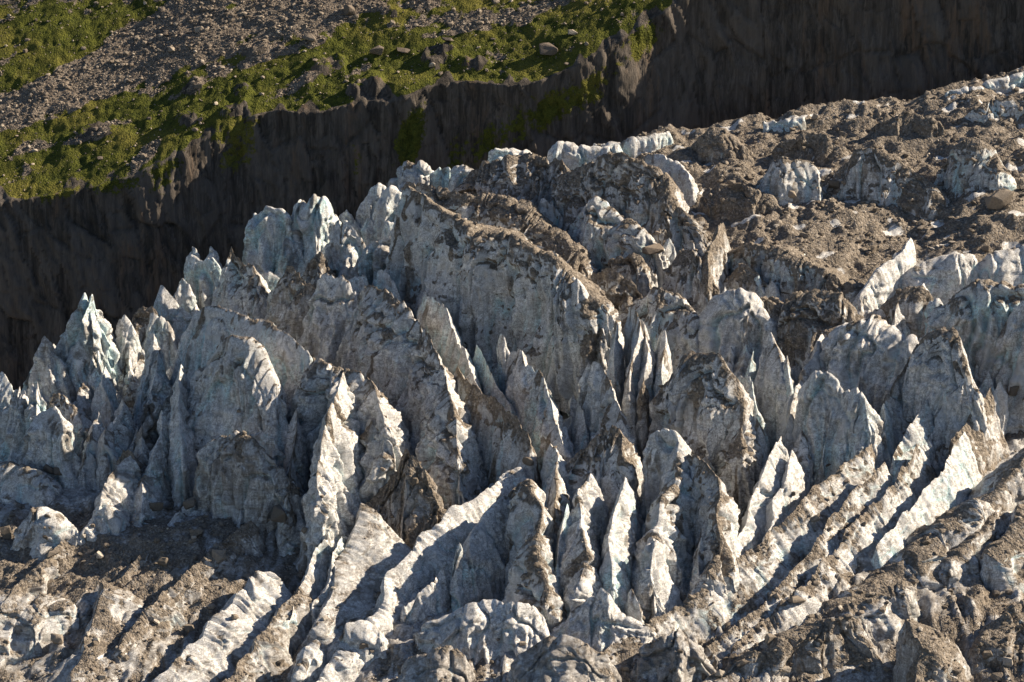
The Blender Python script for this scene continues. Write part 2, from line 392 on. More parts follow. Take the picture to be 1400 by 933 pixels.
# --- far left skyline
S(Fi, 'pale sunlit ice fin cut by the left edge of the photo, below the dark cliff', [(-14, 500, 575), (2, 514, 585), (18, 548, 598)], wa=26, wb=26, **pale)
S(Fi, 'low serrated ice comb with four small teeth near the left edge', [(20, 548, 608), (36, 530, 612), (52, 535, 614), (66, 552, 612)], wa=34, wb=20, jag=22, **pale)
S(T, 'blunt blue grey ice tower left of the tall twin topped tower', [(56, 474, 540), (68, 459, 545), (84, 476, 545)], wa=24, wb=20, e=0.7, **dict(pale, dirt=0.4))
S(T, 'tall pale twin topped ice tower standing alone at the left against the cliff', [(114, 410, 520), (122, 396, 522), (128, 402, 522), (137, 395, 522), (144, 416, 522)], wa=30, wb=26, e=0.62, jag=2, flute=1.3,
  kids=[('spur', [(114, 442, 530), (108, 480, 540), (104, 515, 548)], dict(wa=12, wb=14)), ('spur', [(138, 478, 540), (142, 510, 552)], dict(wa=13, wb=14))], **clean)
S(T, 'short pointed ice tower just right of the tall twin topped tower', [(164, 438, 505), (170, 432, 507), (178, 446, 508)], wa=18, wb=16, e=0.7, **pale)
S('ice_crag', 'squat brown stained ice crag on the skyline between two pointed towers', [(184, 424, 480), (198, 421, 480), (212, 424, 480)], wa=18, wb=16, jag=7, **brown)
S(T, 'small sunlit pyramid of clean ice left of the horned tower', [(222, 394, 452), (228, 392, 454), (242, 414, 458), (256, 434, 460)], wa=20, wb=20, e=0.95, jag=2, **clean)
S(T, 'rounded pale ice knob below the small sunlit pyramid', [(206, 430, 490), (216, 426, 492), (226, 440, 494)], wa=18, wb=18, e=0.6, **pale)
S(Fi, 'rounded lit ice fin in the shaded hollow left of the big ridge', [(207, 460, 545), (213, 455, 550), (206, 495, 565), (198, 530, 575)], wa=18, wb=14, e=0.7, **pale)
S(Fi, 'thin pointed grey fin leaning beside the rounded lit fin', [(228, 470, 560), (222, 505, 575), (208, 550, 590)], wa=18, wb=16, **gray)
S(T, 'two horned ice tower with a notched top on the left skyline', [(262, 352, 428), (268, 348, 430), (284, 356, 430), (296, 350, 430)], wa=20, wb=18, e=0.55, jag=2,
  kids=[('horn', [(264, 334, 385), (268, 338, 386)], dict(wa=9, wb=8, sink=1)), ('horn', [(290, 338, 385), (294, 340, 386)], dict(wa=10, wb=9, sink=1))], **clean)
S(T, 'blue shaded shoulder of ice leaning on the two horned tower', [(247, 386, 442), (255, 374, 445), (264, 392, 448)], wa=18, wb=14, e=0.7, **clean)
S('serac', 'broad peaked serac with brown streaked top between two clean towers', [(308, 358, 445), (321, 338, 450), (334, 352, 455), (346, 366, 460), (358, 384, 465)], wa=36, wb=24, jag=6, **dict(gray, deb=0.7))
S(B, 'small translucent pale blue blade beside the brown streaked serac', [(360, 380, 440), (370, 372, 442), (382, 386, 444)], wa=16, wb=12, e=0.6, **dict(clean, blue=0.9))
S(T, 'large smooth white ice tower with a domed top, highest on the left skyline', [(358, 292, 368), (370, 279, 370), (386, 280, 372), (396, 296, 374)], wa=30, wb=24, e=0.6, jag=2, **clean)
S(T, 'large white ice tower with a notched square top beside the domed one', [(402, 276, 360), (408, 269, 360), (420, 280, 362), (432, 268, 362), (444, 270, 362)], wa=28, wb=20, e=0.5, jag=4, **clean)
S(T, 'small white knob of ice right of the notched square topped tower', [(450, 298, 345), (458, 290, 345), (466, 300, 346)], wa=14, wb=14, e=0.55, **clean)
S(W_, 'dark stained ice wall with jagged brown crest below the white towers', [(384, 378, 478), (392, 362, 480), (410, 370, 485), (422, 382, 488), (434, 392, 492)], wa=36, wb=24, jag=6, **dict(gray, dirt=0.75, deb=0.8))
S(W_, 'tall smooth grey ice wall with a narrow level top right of the brown crest', [(440, 382, 500), (450, 374, 502), (466, 376, 505), (478, 396, 508)], wa=36, wb=20, e=0.75, **dict(gray, deb=0.25))
S('ice_crag', 'brown jagged ice crag directly below the notched white tower', [(428, 355, 415), (440, 347, 418), (452, 358, 420), (462, 374, 424)], wa=22, wb=20, jag=8, **brown)
S('serac', 'grey streaked serac behind the level topped wall, below pale knobs', [(462, 312, 398), (478, 302, 402), (494, 318, 405), (504, 345, 408)], wa=30, wb=24, jag=6, **gray)
# --- white knobs on the skyline, centre
S(T, 'white rounded ice knob at the foot of the tallest central skyline tower', [(468, 294, 340), (475, 288, 342), (484, 300, 342)], wa=16, wb=14, e=0.55, **clean)
S(T, 'slender white tower with bulging head on the central skyline', [(508, 256, 330), (514, 249, 330), (520, 254, 330)], wa=20, wb=18, e=0.5, jag=1,
  kids=[('bulge', [(497, 276, 330), (502, 273, 332)], dict(wa=14, wb=12)), ('bulge', [(504, 300, 350), (510, 302, 350)], dict(wa=13, wb=10))], **clean)
S(T, 'knobbly white ice tower filling the gap left of the dark debris crest', [(530, 262, 345), (537, 256, 345), (546, 264, 345)], wa=22, wb=20, e=0.5, jag=4,
  kids=[('bulge', [(526, 300, 370), (536, 304, 370)], dict(wa=14, wb=12))], **clean)
S(T, 'thin white ice stub touching the left end of the dark debris crest', [(554, 255, 320), (560, 254, 320)], wa=9, wb=9, e=0.5, jag=1, **clean)
S('serac', 'blue tinted serac with dark dirty flank under the knobbly tower', [(508, 330, 415), (524, 325, 418), (540, 335, 420), (552, 350, 422)], wa=34, wb=24, jag=8, **dict(clean, dirt=0.6, deb=0.4))
S('ice_block', 'low dark ice block with a white cap at the left end of the centre skyline', [(548, 228, 270), (562, 222, 270), (576, 220, 270), (588, 230, 270)], wa=22, wb=18, e=0.45, jag=4, **dict(gray, deb=0.5, cap=0.1))
S(T, 'small white tooth left of the pointed white tooth on the centre skyline', [(594, 234, 268), (600, 229, 268)], wa=12, wb=10, e=0.55, jag=1, **clean)
S(T, 'pointed white ice tooth between two smaller ones on the centre skyline', [(606, 230, 268), (612, 223, 268), (618, 232, 268)], wa=13, wb=11, e=0.6, jag=1, **clean)
S(T, 'dirty round topped ice stump right of the pointed white tooth', [(628, 230, 272), (640, 223, 272), (652, 234, 274)], wa=20, wb=14, e=0.5, jag=3, **dict(pale, deb=0.35))
S('ice_block', 'flat topped white ice block on the skyline left of the long white one', [(672, 209, 240), (682, 202, 240), (704, 203, 238), (716, 204, 238), (726, 210, 238)], wa=16, wb=14, e=0.35, jag=2, we=8, **clean)
S('ice_block', 'long white ice block lying along the skyline above the debris hill', [(754, 208, 238), (766, 194, 237), (790, 198, 236), (815, 199, 234), (845, 199, 230)], wa=16, wb=14, e=0.35, jag=2, we=8, **clean)
S('ice_block', 'narrow pale ice slab on the skyline at the right end of the long white block', [(815, 199, 226), (850, 191, 222), (885, 184, 214), (915, 180, 208)], wa=10, wb=10, e=0.4, jag=3, we=7, **dict(pale, deb=0.3))
# --- upper centre
S('debris_ridge', 'dark gravel topped ice ridge behind the big wall, under the flat white block', [(640, 234, 300), (664, 224, 302), (686, 216, 304), (710, 212, 306), (745, 217, 310), (780, 230, 316), (800, 246, 322)], wa=42, wb=34, jag=5, **dict(brown, cap=1.0, deb=0.6))
S('debris_hill', 'broad gravel covered ice hill with a streaked pale face, right of the centre skyline', [(775, 243, 335), (800, 232, 335), (830, 214, 336), (856, 203, 338), (885, 222, 342), (908, 248, 350), (935, 290, 362)], wa=60, wb=50, e=0.75, jag=4, **dict(brown, cap=1.1, deb=0.6))
S(B, 'triangular blue ice plate with a sunlit right edge above the big wall', [(728, 292, 348), (740, 272, 350), (764, 290, 356), (788, 325, 362)], wa=18, wb=14, e=0.8, jag=3, **clean)
S(T, 'narrow twin finger of pale ice between the blue plate and the rounded serac', [(780, 272, 345), (790, 264, 346), (797, 272, 347)], wa=16, wb=12, e=0.6, **clean)
S('serac', 'round shouldered pale serac with gravel slope on its right, above the wall', [(804, 282, 368), (820, 268, 370), (836, 280, 372), (858, 300, 376), (882, 322, 380)], wa=34, wb=26, e=0.6, jag=3, **dict(pale, cap=0.8))
S(B, 'long pale ice strip emerging from gravel right of the streaked hill face', [(884, 214, 245), (905, 212, 250), (930, 228, 262), (946, 250, 278)], wa=14, wb=16, e=0.5, jag=3, **pale)
S(W_, 'huge shaded grey ice wall with a gravel covered top in the centre of the photo', [(560, 258, 430), (580, 268, 440), (618, 292, 462), (650, 306, 478), (690, 312, 486), (722, 326, 494), (755, 352, 506), (790, 374, 516), (812, 402, 526)],
  wa=38, wb=60, e=0.5, jag=2, plat=0.1, flute=0.75, deb=0.62, cap=1.0, blue=0.25, dirt=0.22, fd=0.2,
  kids=[('gravel_crest', [(560, 249, 330), (600, 254, 340), (645, 263, 350), (695, 265, 358), (722, 285, 370), (765, 315, 390), (795, 345, 410)], dict(wa=40, wb=34, e=0.8, deb=1.0, cap=1.1)),
        ('buttress', [(757, 366, 500), (775, 372, 512), (792, 380, 524)], dict(wa=24, wb=20, e=0.6, deb=0.2, cap=0.2, blue=0.3))])
S('serac', 'brown topped serac with steep front at the right end of the huge wall', [(812, 372, 440), (830, 366, 442), (850, 376, 446), (868, 392, 450), (874, 410, 452)], wa=26, wb=24, jag=5, **brown)
S('serac', 'rubble crowned serac right of the sand coloured ledge', [(918, 352, 420), (938, 344, 424), (958, 352, 428), (966, 372, 430)], wa=26, wb=22, e=0.6, jag=4, **dict(brown, deb=0.7))
S(T, 'tiny white tuft of ice beside the sand coloured ledge', [(908, 330, 372), (913, 322, 374), (919, 338, 376)], wa=14, wb=12, e=0.7, **clean)
S('serac', 'domed serac with thin gravel cap in the middle right, above the narrow fins', [(874, 408, 472), (890, 393, 476), (912, 395, 480), (928, 404, 484), (938, 428, 488)], wa=28, wb=24, e=0.6, jag=3, **dict(gray, cap=0.9))
S('serac', 'small gravel capped serac wedged below the brown topped serac', [(836, 352, 396), (858, 345, 398), (876, 356, 402)], wa=22, wb=20, e=0.6, jag=4, **brown)
# --- centre row of fins
S(B, 'bright cyan edged blade of ice standing left of the huge wall', [(516, 372, 455), (521, 368, 457), (538, 388, 470), (560, 422, 485)], wa=14, wb=12, e=0.8, jag=2, **dict(clean, blue=0.9))
S(B, 'stubby cyan tinted tooth left of the bright cyan edged blade', [(470, 384, 455), (482, 378, 458), (500, 374, 460), (506, 386, 462)], wa=18, wb=14, e=0.6, jag=3, **dict(clean, blue=0.8, dirt=0.3))
S(W_, 'wide dark grey ice wall with a brown stepped crest descending to the right', [(492, 396, 540), (508, 391, 545), (524, 392, 552), (549, 418, 572), (563, 437, 585), (590, 471, 612), (611, 513, 640), (628, 570, 668), (638, 620, 685)],
  wa=52, wb=22, e=0.8, jag=5, blue=0.25, deb=0.5, cap=0.6, dirt=0.35)
S(Fi, 'blocky topped pillar fin with a sunlit crest and cyan left face', [(579, 402, 512), (590, 404, 520), (602, 414, 528), (610, 420, 535), (614, 446, 548), (632, 476, 572), (650, 515, 598), (664, 555, 620)], wa=16, wb=16, e=0.7, jag=4, **dict(clean, deb=0.3))
S(Fi, 'thin cyan fin in the middle of three parallel crests near the centre', [(655, 474, 560), (668, 503, 580), (682, 537, 602), (697, 566, 622)], wa=13, wb=14, e=0.8, jag=4, **dict(clean, blue=0.8))
S(R, 'long ridge with brown gravelly crest running down toward the bright ridge', [(634, 504, 600), (650, 520, 615), (666, 542, 635), (684, 556, 650), (704, 572, 664), (724, 604, 678)], fd=1.0, wa=26, wb=23, jag=5, **dict(brown, deb=0.8, dirt=0.4))
S(T, 'white square tipped spire rising in front of the huge wall', [(686, 462, 565), (690, 456, 566), (695, 460, 568)], wa=14, wb=12, e=0.75, jag=1, **clean)
S(Fi, 'jagged pale fin stepping down right from the white square tipped spire', [(692, 484, 570), (700, 478, 574), (716, 492, 592), (730, 500, 602), (746, 525, 622), (760, 560, 645), (768, 605, 665)], wa=30, wb=16, e=0.8, jag=7, **dict(pale, deb=0.35))
S(Fi, 'narrow pinnacle with a tan sunlit side left of the parallel vertical fins', [(804, 504, 605), (812, 495, 608), (820, 500, 612), (832, 528, 625), (846, 556, 640), (856, 590, 655)], wa=26, wb=20, e=0.85, jag=3, **dict(lit, deb=0.5))
S(B, 'small dark edged ice blade left of the tan sided pinnacle', [(784, 565, 625), (790, 556, 628), (797, 580, 635)], wa=12, wb=10, **pale)
S(B, 'pale cyan blade standing in the shadow left of the stepped dark wall', [(541, 555, 610), (549, 546, 612), (556, 560, 618), (560, 590, 625)], wa=14, wb=10, e=0.7, **dict(clean, blue=0.8))
S(B, 'small sunlit white blade at the right of the big bright fin', [(529, 576, 630), (534, 570, 632), (544, 590, 642), (556, 615, 650)], wa=12, wb=12, **dict(clean, blue=0.2))
S(Fi, 'dull grey slope ended fin at the right foot of the huge wall', [(816, 432, 520), (828, 422, 524), (836, 428, 528)], wa=32, wb=12, e=0.9, **dict(gray, deb=0.7))
S(Fi, 'leftmost of four narrow upright fins, with a blunt sunlit tip', [(841, 437, 555), (846, 440, 562), (842, 500, 590)], wa=11, wb=10, e=0.7, jag=2, **lit)
S(Fi, 'second of four narrow upright fins, widest and brightest', [(860, 422, 555), (868, 424, 562), (868, 470, 585), (862, 520, 605)], wa=13, wb=12, e=0.65, jag=3, **lit)
S(Fi, 'third of four narrow upright fins, with a notched dirty tip', [(876, 438, 555), (882, 440, 562), (886, 480, 585), (880, 530, 605)], wa=13, wb=12, e=0.7, jag=5, **dict(lit, deb=0.45))
S(Fi, 'fourth of four narrow upright fins, rightmost, with a pointed bright crest', [(895, 455, 560), (901, 452, 566), (906, 485, 585), (902, 540, 610)], wa=15, wb=12, e=0.75, jag=4, **lit)
# --- left middle
S(R, 'long arched ice ridge with smooth crest descending right, left of centre', [(258, 452, 545), (272, 428, 550), (286, 418, 555), (315, 424, 565), (343, 434, 578), (384, 447, 596), (412, 465, 610), (426, 490, 620)], fd=1.0, wa=40, wb=18, e=0.62, jag=3, blue=0.45, deb=0.3, cap=0.4, dirt=0.15)
S('ice_dome', 'rounded dome of veined ice with gravel on its shoulder, in front of the arched ridge', [(282, 492, 620), (300, 466, 625), (322, 455, 632), (350, 462, 640), (370, 486, 648), (380, 525, 655)], wa=40, wb=24, e=0.5, jag=2, **dict(pale, cap=0.7, dirt=0.25, blue=0.35))
S(Fi, 'slender pale fin with a thin bright crest in the shaded left middle', [(251, 500, 605), (249, 520, 620), (247, 550, 640), (250, 590, 660), (256, 625, 676)], wa=18, wb=18, e=0.7, jag=2, **pale)
S(B, 'small rounded ice lobe on the left of the dome, in shade', [(300, 532, 610), (306, 526, 614), (314, 540, 622), (312, 580, 640)], wa=20, wb=14, e=0.6, **pale)
S(T, 'broad rounded tooth with a sunlit cap in front of the dome', [(348, 532, 630), (362, 525, 634), (376, 540, 640), (384, 572, 648)], wa=26, wb=18, e=0.55, **dict(pale, blue=0.2))
S(T, 'pointed tooth with a cyan left side in front of the rounded tooth', [(342, 556, 645), (347, 551, 648), (358, 572, 660), (374, 600, 672)], wa=22, wb=20, e=0.75, jag=2, **dict(clean, dirt=0.3))
S('serac', 'massive serac with shaded left wall and bright sunlit right face, left of centre', [(422, 494, 610), (440, 490, 625), (462, 500, 640), (480, 506, 652), (498, 522, 668), (514, 546, 682), (526, 575, 694)], wa=42, wb=34, e=0.72, jag=3, flute=1.3, **dict(lit, cap=0.5, deb=0.45),
  kids=[('buttress', [(466, 508, 680), (462, 560, 715), (450, 620, 745), (436, 668, 770)], dict(wa=20, wb=28, e=0.8))])
S(Fi, 'small shaded fin low in the hollow right of the tall twin topped tower', [(146, 500, 570), (150, 520, 585), (156, 555, 600)], wa=16, wb=14, **pale)
S(W_, 'purplish grey shaded ice slab slanting down in the left hollow', [(232, 528, 600), (222, 548, 615), (205, 580, 640), (188, 620, 662)], wa=22, wb=14, e=0.9, **dict(gray, dirt=0.7))
S('serac', 'dusty low serac with gravel lap right of the serrated comb', [(72, 545, 600), (84, 538, 604), (100, 552, 612), (112, 575, 620)], wa=28, wb=22, jag=6, **dict(gray, cap=0.8))
S('serac', 'rounded pale lump in front of the serrated comb at the left', [(62, 566, 640), (76, 556, 645), (92, 575, 652)], wa=30, wb=22, e=0.6, jag=4, **pale)
S(Fi, 'short cracked fin in the shaded hollow, left of the purplish slab', [(168, 542, 610), (160, 575, 630), (150, 605, 645)], wa=20, wb=16, jag=6, **gray)
S(Fi, 'grey fin leaning left below the cracked fin', [(136, 560, 625), (126, 590, 640), (112, 620, 655)], wa=18, wb=16, jag=5, **gray)
S(Fi, 'broad shaded fin running down left from the cone of stones', [(178, 622, 680), (160, 650, 700), (138, 690, 730), (122, 725, 755)], wa=20, wb=26, e=0.75, jag=3, **dict(pale, dirt=0.5))
S(Fi, 'bluish fin between the cone of stones and the slender pale fin', [(222, 560, 640), (214, 600, 660), (200, 650, 690), (194, 700, 725)], wa=18, wb=18, e=0.7, jag=3, **dict(pale, dirt=0.45))
S('stone_cone', 'small cone of stones balanced on ice in the shaded left middle', [(170, 618, 665), (176, 612, 668), (182, 625, 672)], wa=20, wb=18, e=0.9, jag=4, deb=1.2, cap=1.2, blue=0, dirt=0.7)
S('ice_dome', 'big shaded ice bulge with dark debris streak below the rounded dome', [(300, 600, 690), (322, 585, 700), (345, 592, 706), (368, 612, 712), (384, 650, 716)], wa=36, wb=24, e=0.6, jag=3, **dict(gray, dirt=0.7))
S(Fi, 'long dirty fin left of the massive serac, dropping into dark shadow', [(408, 560, 660), (404, 600, 690), (398, 650, 720), (390, 690, 745)], wa=18, wb=14, e=0.8, **dict(gray, deb=0.6))
S(Mo, 'pale low ice lump at the left edge below the serrated comb', [(-15, 630, 665), (15, 632, 668), (45, 640, 674), (64, 655, 680)], wa=26, wb=24, e=0.5, jag=4, **dict(lit, cap=0.4))
S(Mo, 'rounded lit ice lump above the gravel flat at the left', [(38, 705, 745), (60, 694, 745), (84, 702, 748), (96, 716, 752)], wa=34, wb=28, e=0.5, jag=3, **lit)
S(Mo, 'small bright ice knuckle between two shaded fins above the gravel flat', [(138, 700, 740), (150, 694, 742), (160, 712, 746)], wa=20, wb=20, e=0.55, jag=3, **lit)
# --- lower left ridges
S(R, 'long smooth sunlit ridge running down left to the bottom edge', [(372, 778, 812), (346, 786, 822), (315, 818, 850), (286, 858, 885), (245, 900, 925), (205, 940, 960)], fd=1.0, wa=20, wb=52, e=0.7, jag=3, **dict(lit, dirt=0.45, blue=0.0))
S(R, 'sunlit low ridge left of the dark gully in the lower left corner', [(142, 798, 830), (134, 812, 850), (128, 850, 880), (112, 900, 925), (95, 945, 960)], fd=1.0, wa=14, wb=73, e=0.62, jag=2, **dict(lit, dirt=0.6, cap=0.5, deb=0.35))
S(Mo, 'broad pale slope of dusty ice in the bottom left corner', [(-30, 812, 855), (15, 806, 850), (55, 812, 852), (86, 826, 860)], wa=70, wb=24, e=0.6, jag=2, **dict(lit, dirt=0.6, cap=0.5, deb=0.3))
S(Fi, 'cyan shaded fin in the dark gully left of the bright low ridges', [(448, 728, 775), (440, 745, 790), (424, 780, 812), (408, 815, 835), (380, 870, 885)], wa=12, wb=14, e=0.75, **dict(pale, dirt=0.3))
S(Fi, 'thin lit rib just right of the cyan shaded fin in the gully', [(468, 730, 780), (458, 760, 800), (442, 800, 825), (428, 830, 845)], wa=12, wb=14, e=0.75, **pale)
S(R, 'low dusty ridge with sunlit crest below the massive serac', [(448, 672, 735), (440, 700, 750), (432, 718, 762), (424, 740, 775)], fd=1.0, wa=22, wb=23, e=0.8, **dict(lit, dirt=0.6, deb=0.6))
S(Mo, 'small rounded pale knob at the foot of the gully near the bottom', [(432, 874, 905), (420, 890, 915), (408, 915, 930)], wa=14, wb=22, e=0.55, **lit)
S('debris_cone', 'steep dark cone of brown rubble left of the bright diagonal ridge', [(520, 668, 712), (540, 638, 712), (561, 611, 714), (578, 645, 720), (588, 680, 726)], wa=34, wb=22, e=0.9, jag=5, deb=1.2, cap=1.3, blue=0, dirt=0.8)
S(Mo, 'pinkish dusty ice slope below the brown rubble cone', [(500, 690, 745), (480, 728, 770), (462, 770, 800), (448, 812, 835), (425, 860, 875)], wa=14, wb=66, e=0.65, jag=2, **dict(lit, dirt=0.6, cap=0.3, blue=0.0))
# --- bright lower centre
S(R, 'longest bright white ridge running diagonally down left from the centre', [(712, 638, 690), (685, 655, 705), (654, 678, 728), (632, 690, 742), (609, 704, 756), (574, 734, 785), (540, 776, 820), (505, 838, 868), (470, 885, 905), (430, 935, 950)], fd=1.0, wa=16, wb=34, e=0.6, jag=3, **dict(lit, deb=0.15, cap=0.15))
S(B, 'small bright triangular tooth low between the diagonal ridges', [(620, 758, 815), (628, 742, 818), (634, 752, 820), (626, 800, 838)], wa=18, wb=12, e=0.75, jag=2, **clean)
S(Fi, 'short bright rib left of the small triangular tooth', [(604, 776, 822), (590, 790, 835), (572, 812, 848), (556, 834, 858)], wa=12, wb=16, e=0.7, **lit)
S('serac', 'bright serac with a white domed top and brown gravel streak down its middle', [(702, 664, 745), (716, 654, 750), (728, 656, 765), (736, 690, 800), (738, 740, 835), (742, 785, 862), (746, 825, 880)], wa=40, wb=18, e=0.55, jag=3, **dict(lit, deb=0.6, cap=0.35),
  kids=[('left_rib', [(692, 672, 750), (668, 696, 770), (652, 725, 792), (646, 765, 820)], dict(wa=14, wb=18, deb=0.1, cap=0.1))])
S(Fi, 'sunlit fin with cyan shaded blade along its left, right of the gravel streaked serac', [(770, 690, 790), (766, 730, 812), (758, 790, 840)], wa=9, wb=10, e=0.7, jag=2, **dict(clean, blue=0.7))
S(Fi, 'bright white fin with a long brown stain near the bottom centre', [(806, 645, 745), (796, 668, 770), (794, 705, 800), (800, 755, 830), (800, 790, 850)], wa=24, wb=20, e=0.6, jag=3, **dict(lit, deb=0.4, cap=0.2))
S(Fi, 'rounded half shaded fin right of the brown stained white fin', [(852, 650, 750), (846, 668, 765), (836, 705, 795), (834, 755, 830), (838, 795, 850)], wa=14, wb=24, e=0.6, jag=2, **dict(pale, deb=0.15))
S('serac', 'brown crested serac rising behind the two bright lower fins', [(776, 640, 700), (790, 610, 690), (812, 590, 685), (834, 578, 685), (850, 590, 690), (858, 620, 700)], wa=30, wb=22, e=0.75, jag=6, **dict(lit, deb=0.8, cap=0.7))
S(Fi, 'tan topped fin between the bright domed serac and the brown crested serac', [(752, 608, 680), (762, 620, 700), (764, 645, 720), (758, 690, 750), (754, 730, 775)], wa=16, wb=18, e=0.7, jag=3, **dict(lit, deb=0.6))
S(Mo, 'wide lit swell of ice at the foot of the bright fins, bottom centre', [(760, 858, 885), (792, 818, 878), (812, 800, 872), (838, 815, 874), (862, 842, 878), (880, 858, 885)], wa=36, wb=18, e=0.72, flute=0.6, jag=3, **dict(lit, deb=0.3, cap=0.2))
S(Mo, 'smooth rounded dome of pinkish white ice near the bottom edge', [(588, 850, 888), (622, 832, 888), (655, 820, 888), (690, 818, 890), (722, 824, 892), (744, 846, 894)], wa=50, wb=18, e=0.68, flute=0.6, jag=2, **dict(lit, deb=0.15, cap=0.15, blue=0.0))
S(Mo, 'small white ice hump at the lower end of the longest bright ridge', [(462, 868, 895), (482, 852, 892), (504, 848, 890), (516, 862, 892)], wa=24, wb=20, e=0.5, jag=3, **dict(lit, deb=0.15, cap=0.2))
S(T, 'tall round topped column with a brown crack, lit on the left, right of centre', [(892, 592, 700), (904, 584, 704), (922, 590, 710), (930, 606, 716), (920, 650, 745), (905, 700, 780), (888, 760, 815), (880, 800, 838)], wa=22, wb=24, e=0.5, jag=2, **dict(lit, deb=0.4, cap=0.25))
S(T, 'triangular bright lower column standing right of the wide lit swell', [(886, 738, 810), (890, 728, 812), (900, 742, 820), (898, 790, 840)], wa=24, wb=22, e=0.7, jag=2, **dict(lit, deb=0.1))
S(B, 'small dark edged tooth below the triangular bright column', [(862, 812, 852), (867, 806, 854), (876, 824, 860)], wa=12, wb=12, e=0.7, **lit)
S('serac', 'pointed column with a brown crest and bright lower body, right of the tall column', [(940, 622, 720), (948, 617, 724), (966, 640, 740), (974, 660, 752), (986, 695, 775), (984, 740, 800), (970, 780, 822)], wa=24, wb=22, e=0.65, jag=3, **dict(lit, deb=0.65, cap=0.35))
# --- right centre
S('serac', 'big serac with gravel crown, shaded left face and sunlit right flank', [(916, 520, 610), (930, 500, 615), (946, 482, 620), (962, 473, 625), (982, 488, 634), (996, 512, 642), (1006, 552, 652), (1004, 600, 664)], wa=46, wb=24, e=0.68, jag=4, **dict(lit, deb=0.65, cap=0.7, dirt=0.45))
S(Fi, 'fin with a cyan slot beside the big gravel crowned serac', [(1003, 514, 600), (1014, 512, 602), (1026, 528, 610), (1036, 556, 620)], wa=16, wb=14, e=0.65, **dict(clean, deb=0.2))
S(B, 'little shaded pinnacle right of the cyan slot fin', [(1020, 575, 630), (1027, 567, 632), (1034, 585, 636)], wa=15, wb=12, **gray)
S('serac', 'dome topped serac with a smooth bright cap and striped grey front', [(982, 404, 485), (998, 394, 488), (1014, 392, 490), (1030, 396, 492), (1038, 418, 494)], wa=34, wb=22, e=0.5, jag=2, **dict(pale, blue=0.2))
S('ice_crag', 'small brown knob of dirty ice above the dome topped serac', [(1008, 370, 410), (1020, 361, 412), (1032, 372, 414)], wa=20, wb=16, e=0.6, **brown)
S(B, 'pale cyan stub between the brown knob and the debris plateau', [(1032, 384, 415), (1038, 380, 415), (1043, 392, 418)], wa=9, wb=9, e=0.5, **clean)
S(B, 'thin light blade right of the pale cyan stub', [(1052, 388, 420), (1056, 384, 420), (1063, 400, 424)], wa=10, wb=9, e=0.6, **clean)
S('serac', 'brown crowned serac right of the dome topped one, dirty streaks down its front', [(1036, 414, 480), (1048, 404, 482), (1066, 410, 486), (1076, 428, 490)], wa=28, wb=20, e=0.6, jag=4, **brown)
S(Fi, 'upright sunlit column with a dark spotted crest below the brown crowned serac', [(1048, 462, 560), (1056, 455, 564), (1064, 470, 570), (1066, 510, 590)], wa=24, wb=18, e=0.6, jag=3, **dict(lit, deb=0.5))
S(Fi, 'needle thin fin just right of the upright spotted column', [(1074, 492, 580), (1078, 486, 582), (1080, 515, 595)], wa=9, wb=9, e=0.7, jag=3, **pale)
S(W_, 'greenish brown gravelly crest sloping to the left below the debris plateau', [(1086, 402, 480), (1100, 396, 484), (1124, 399, 488), (1150, 401, 492), (1164, 418, 494)], wa=46, wb=22, e=0.7, jag=4, **dict(brown, cap=0.9, deb=0.7))
S(R, 'sunlit ridge with bright crest dropping left below the greenish brown crest', [(1126, 456, 530), (1114, 468, 540), (1100, 492, 560), (1088, 530, 590), (1076, 575, 620)], fd=1.0, wa=18, wb=25, e=0.7, jag=3, **dict(lit, dirt=0.45, deb=0.25))
S('serac', 'big flat topped serac with a white cap and shaded blue grey front', [(1148, 444, 545), (1160, 433, 548), (1186, 433, 550), (1208, 446, 554), (1226, 456, 558), (1238, 458, 562)], wa=40, wb=26, e=0.42, jag=3, **dict(gray, deb=0.3, cap=0.25, blue=0.15))
S(Fi, 'tan dirty slab leaning against the right side of the flat topped serac', [(1238, 462, 560), (1240, 480, 572), (1222, 515, 592), (1206, 555, 615)], wa=16, wb=18, e=0.75, **dict(lit, deb=0.7))
S('serac', 'left peak of the twin smooth seracs in front of the flat topped one', [(1104, 524, 620), (1116, 506, 622), (1128, 503, 624), (1144, 520, 628), (1152, 545, 632)], wa=30, wb=18, e=0.6, jag=2, **pale)
S('serac', 'right rounded peak of the twin smooth seracs in front of the flat topped one', [(1152, 534, 630), (1166, 526, 632), (1176, 538, 636), (1178, 570, 642)], wa=24, wb=20, e=0.5, jag=2, **pale)
S('serac', 'tall mottled serac with sooty patches and a sharp right edge, right side', [(1236, 490, 580), (1248, 468, 582), (1266, 452, 585), (1290, 446, 590), (1304, 462, 596), (1314, 488, 602), (1322, 520, 608)], wa=44, wb=18, e=0.6, jag=3, **dict(lit, deb=0.6, cap=0.5))
S('serac', 'lower shoulder with cyan groove attached in front of the mottled serac', [(1288, 535, 605), (1296, 512, 606), (1310, 502, 608), (1326, 500, 610), (1330, 530, 614)], wa=26, wb=16, e=0.55, jag=3, **dict(pale, deb=0.35))
S(R, 'slanting pale rib running down left from the mottled serac', [(1284, 520, 600), (1266, 545, 615), (1246, 575, 632), (1230, 605, 650), (1222, 630, 665)], fd=1.0, wa=11, wb=29, e=1.0, jag=4, **dict(pale, deb=0.3))
S(B, 'small pointed tooth left of the slanting pale rib', [(1205, 562, 620), (1211, 553, 622), (1218, 572, 628)], wa=15, wb=13, e=0.75, **pale)
S(B, 'pair of low rounded teeth left of the small pointed tooth', [(1184, 592, 632), (1193, 582, 634), (1202, 594, 636), (1210, 590, 638)], wa=18, wb=14, e=0.6, jag=6, **lit)
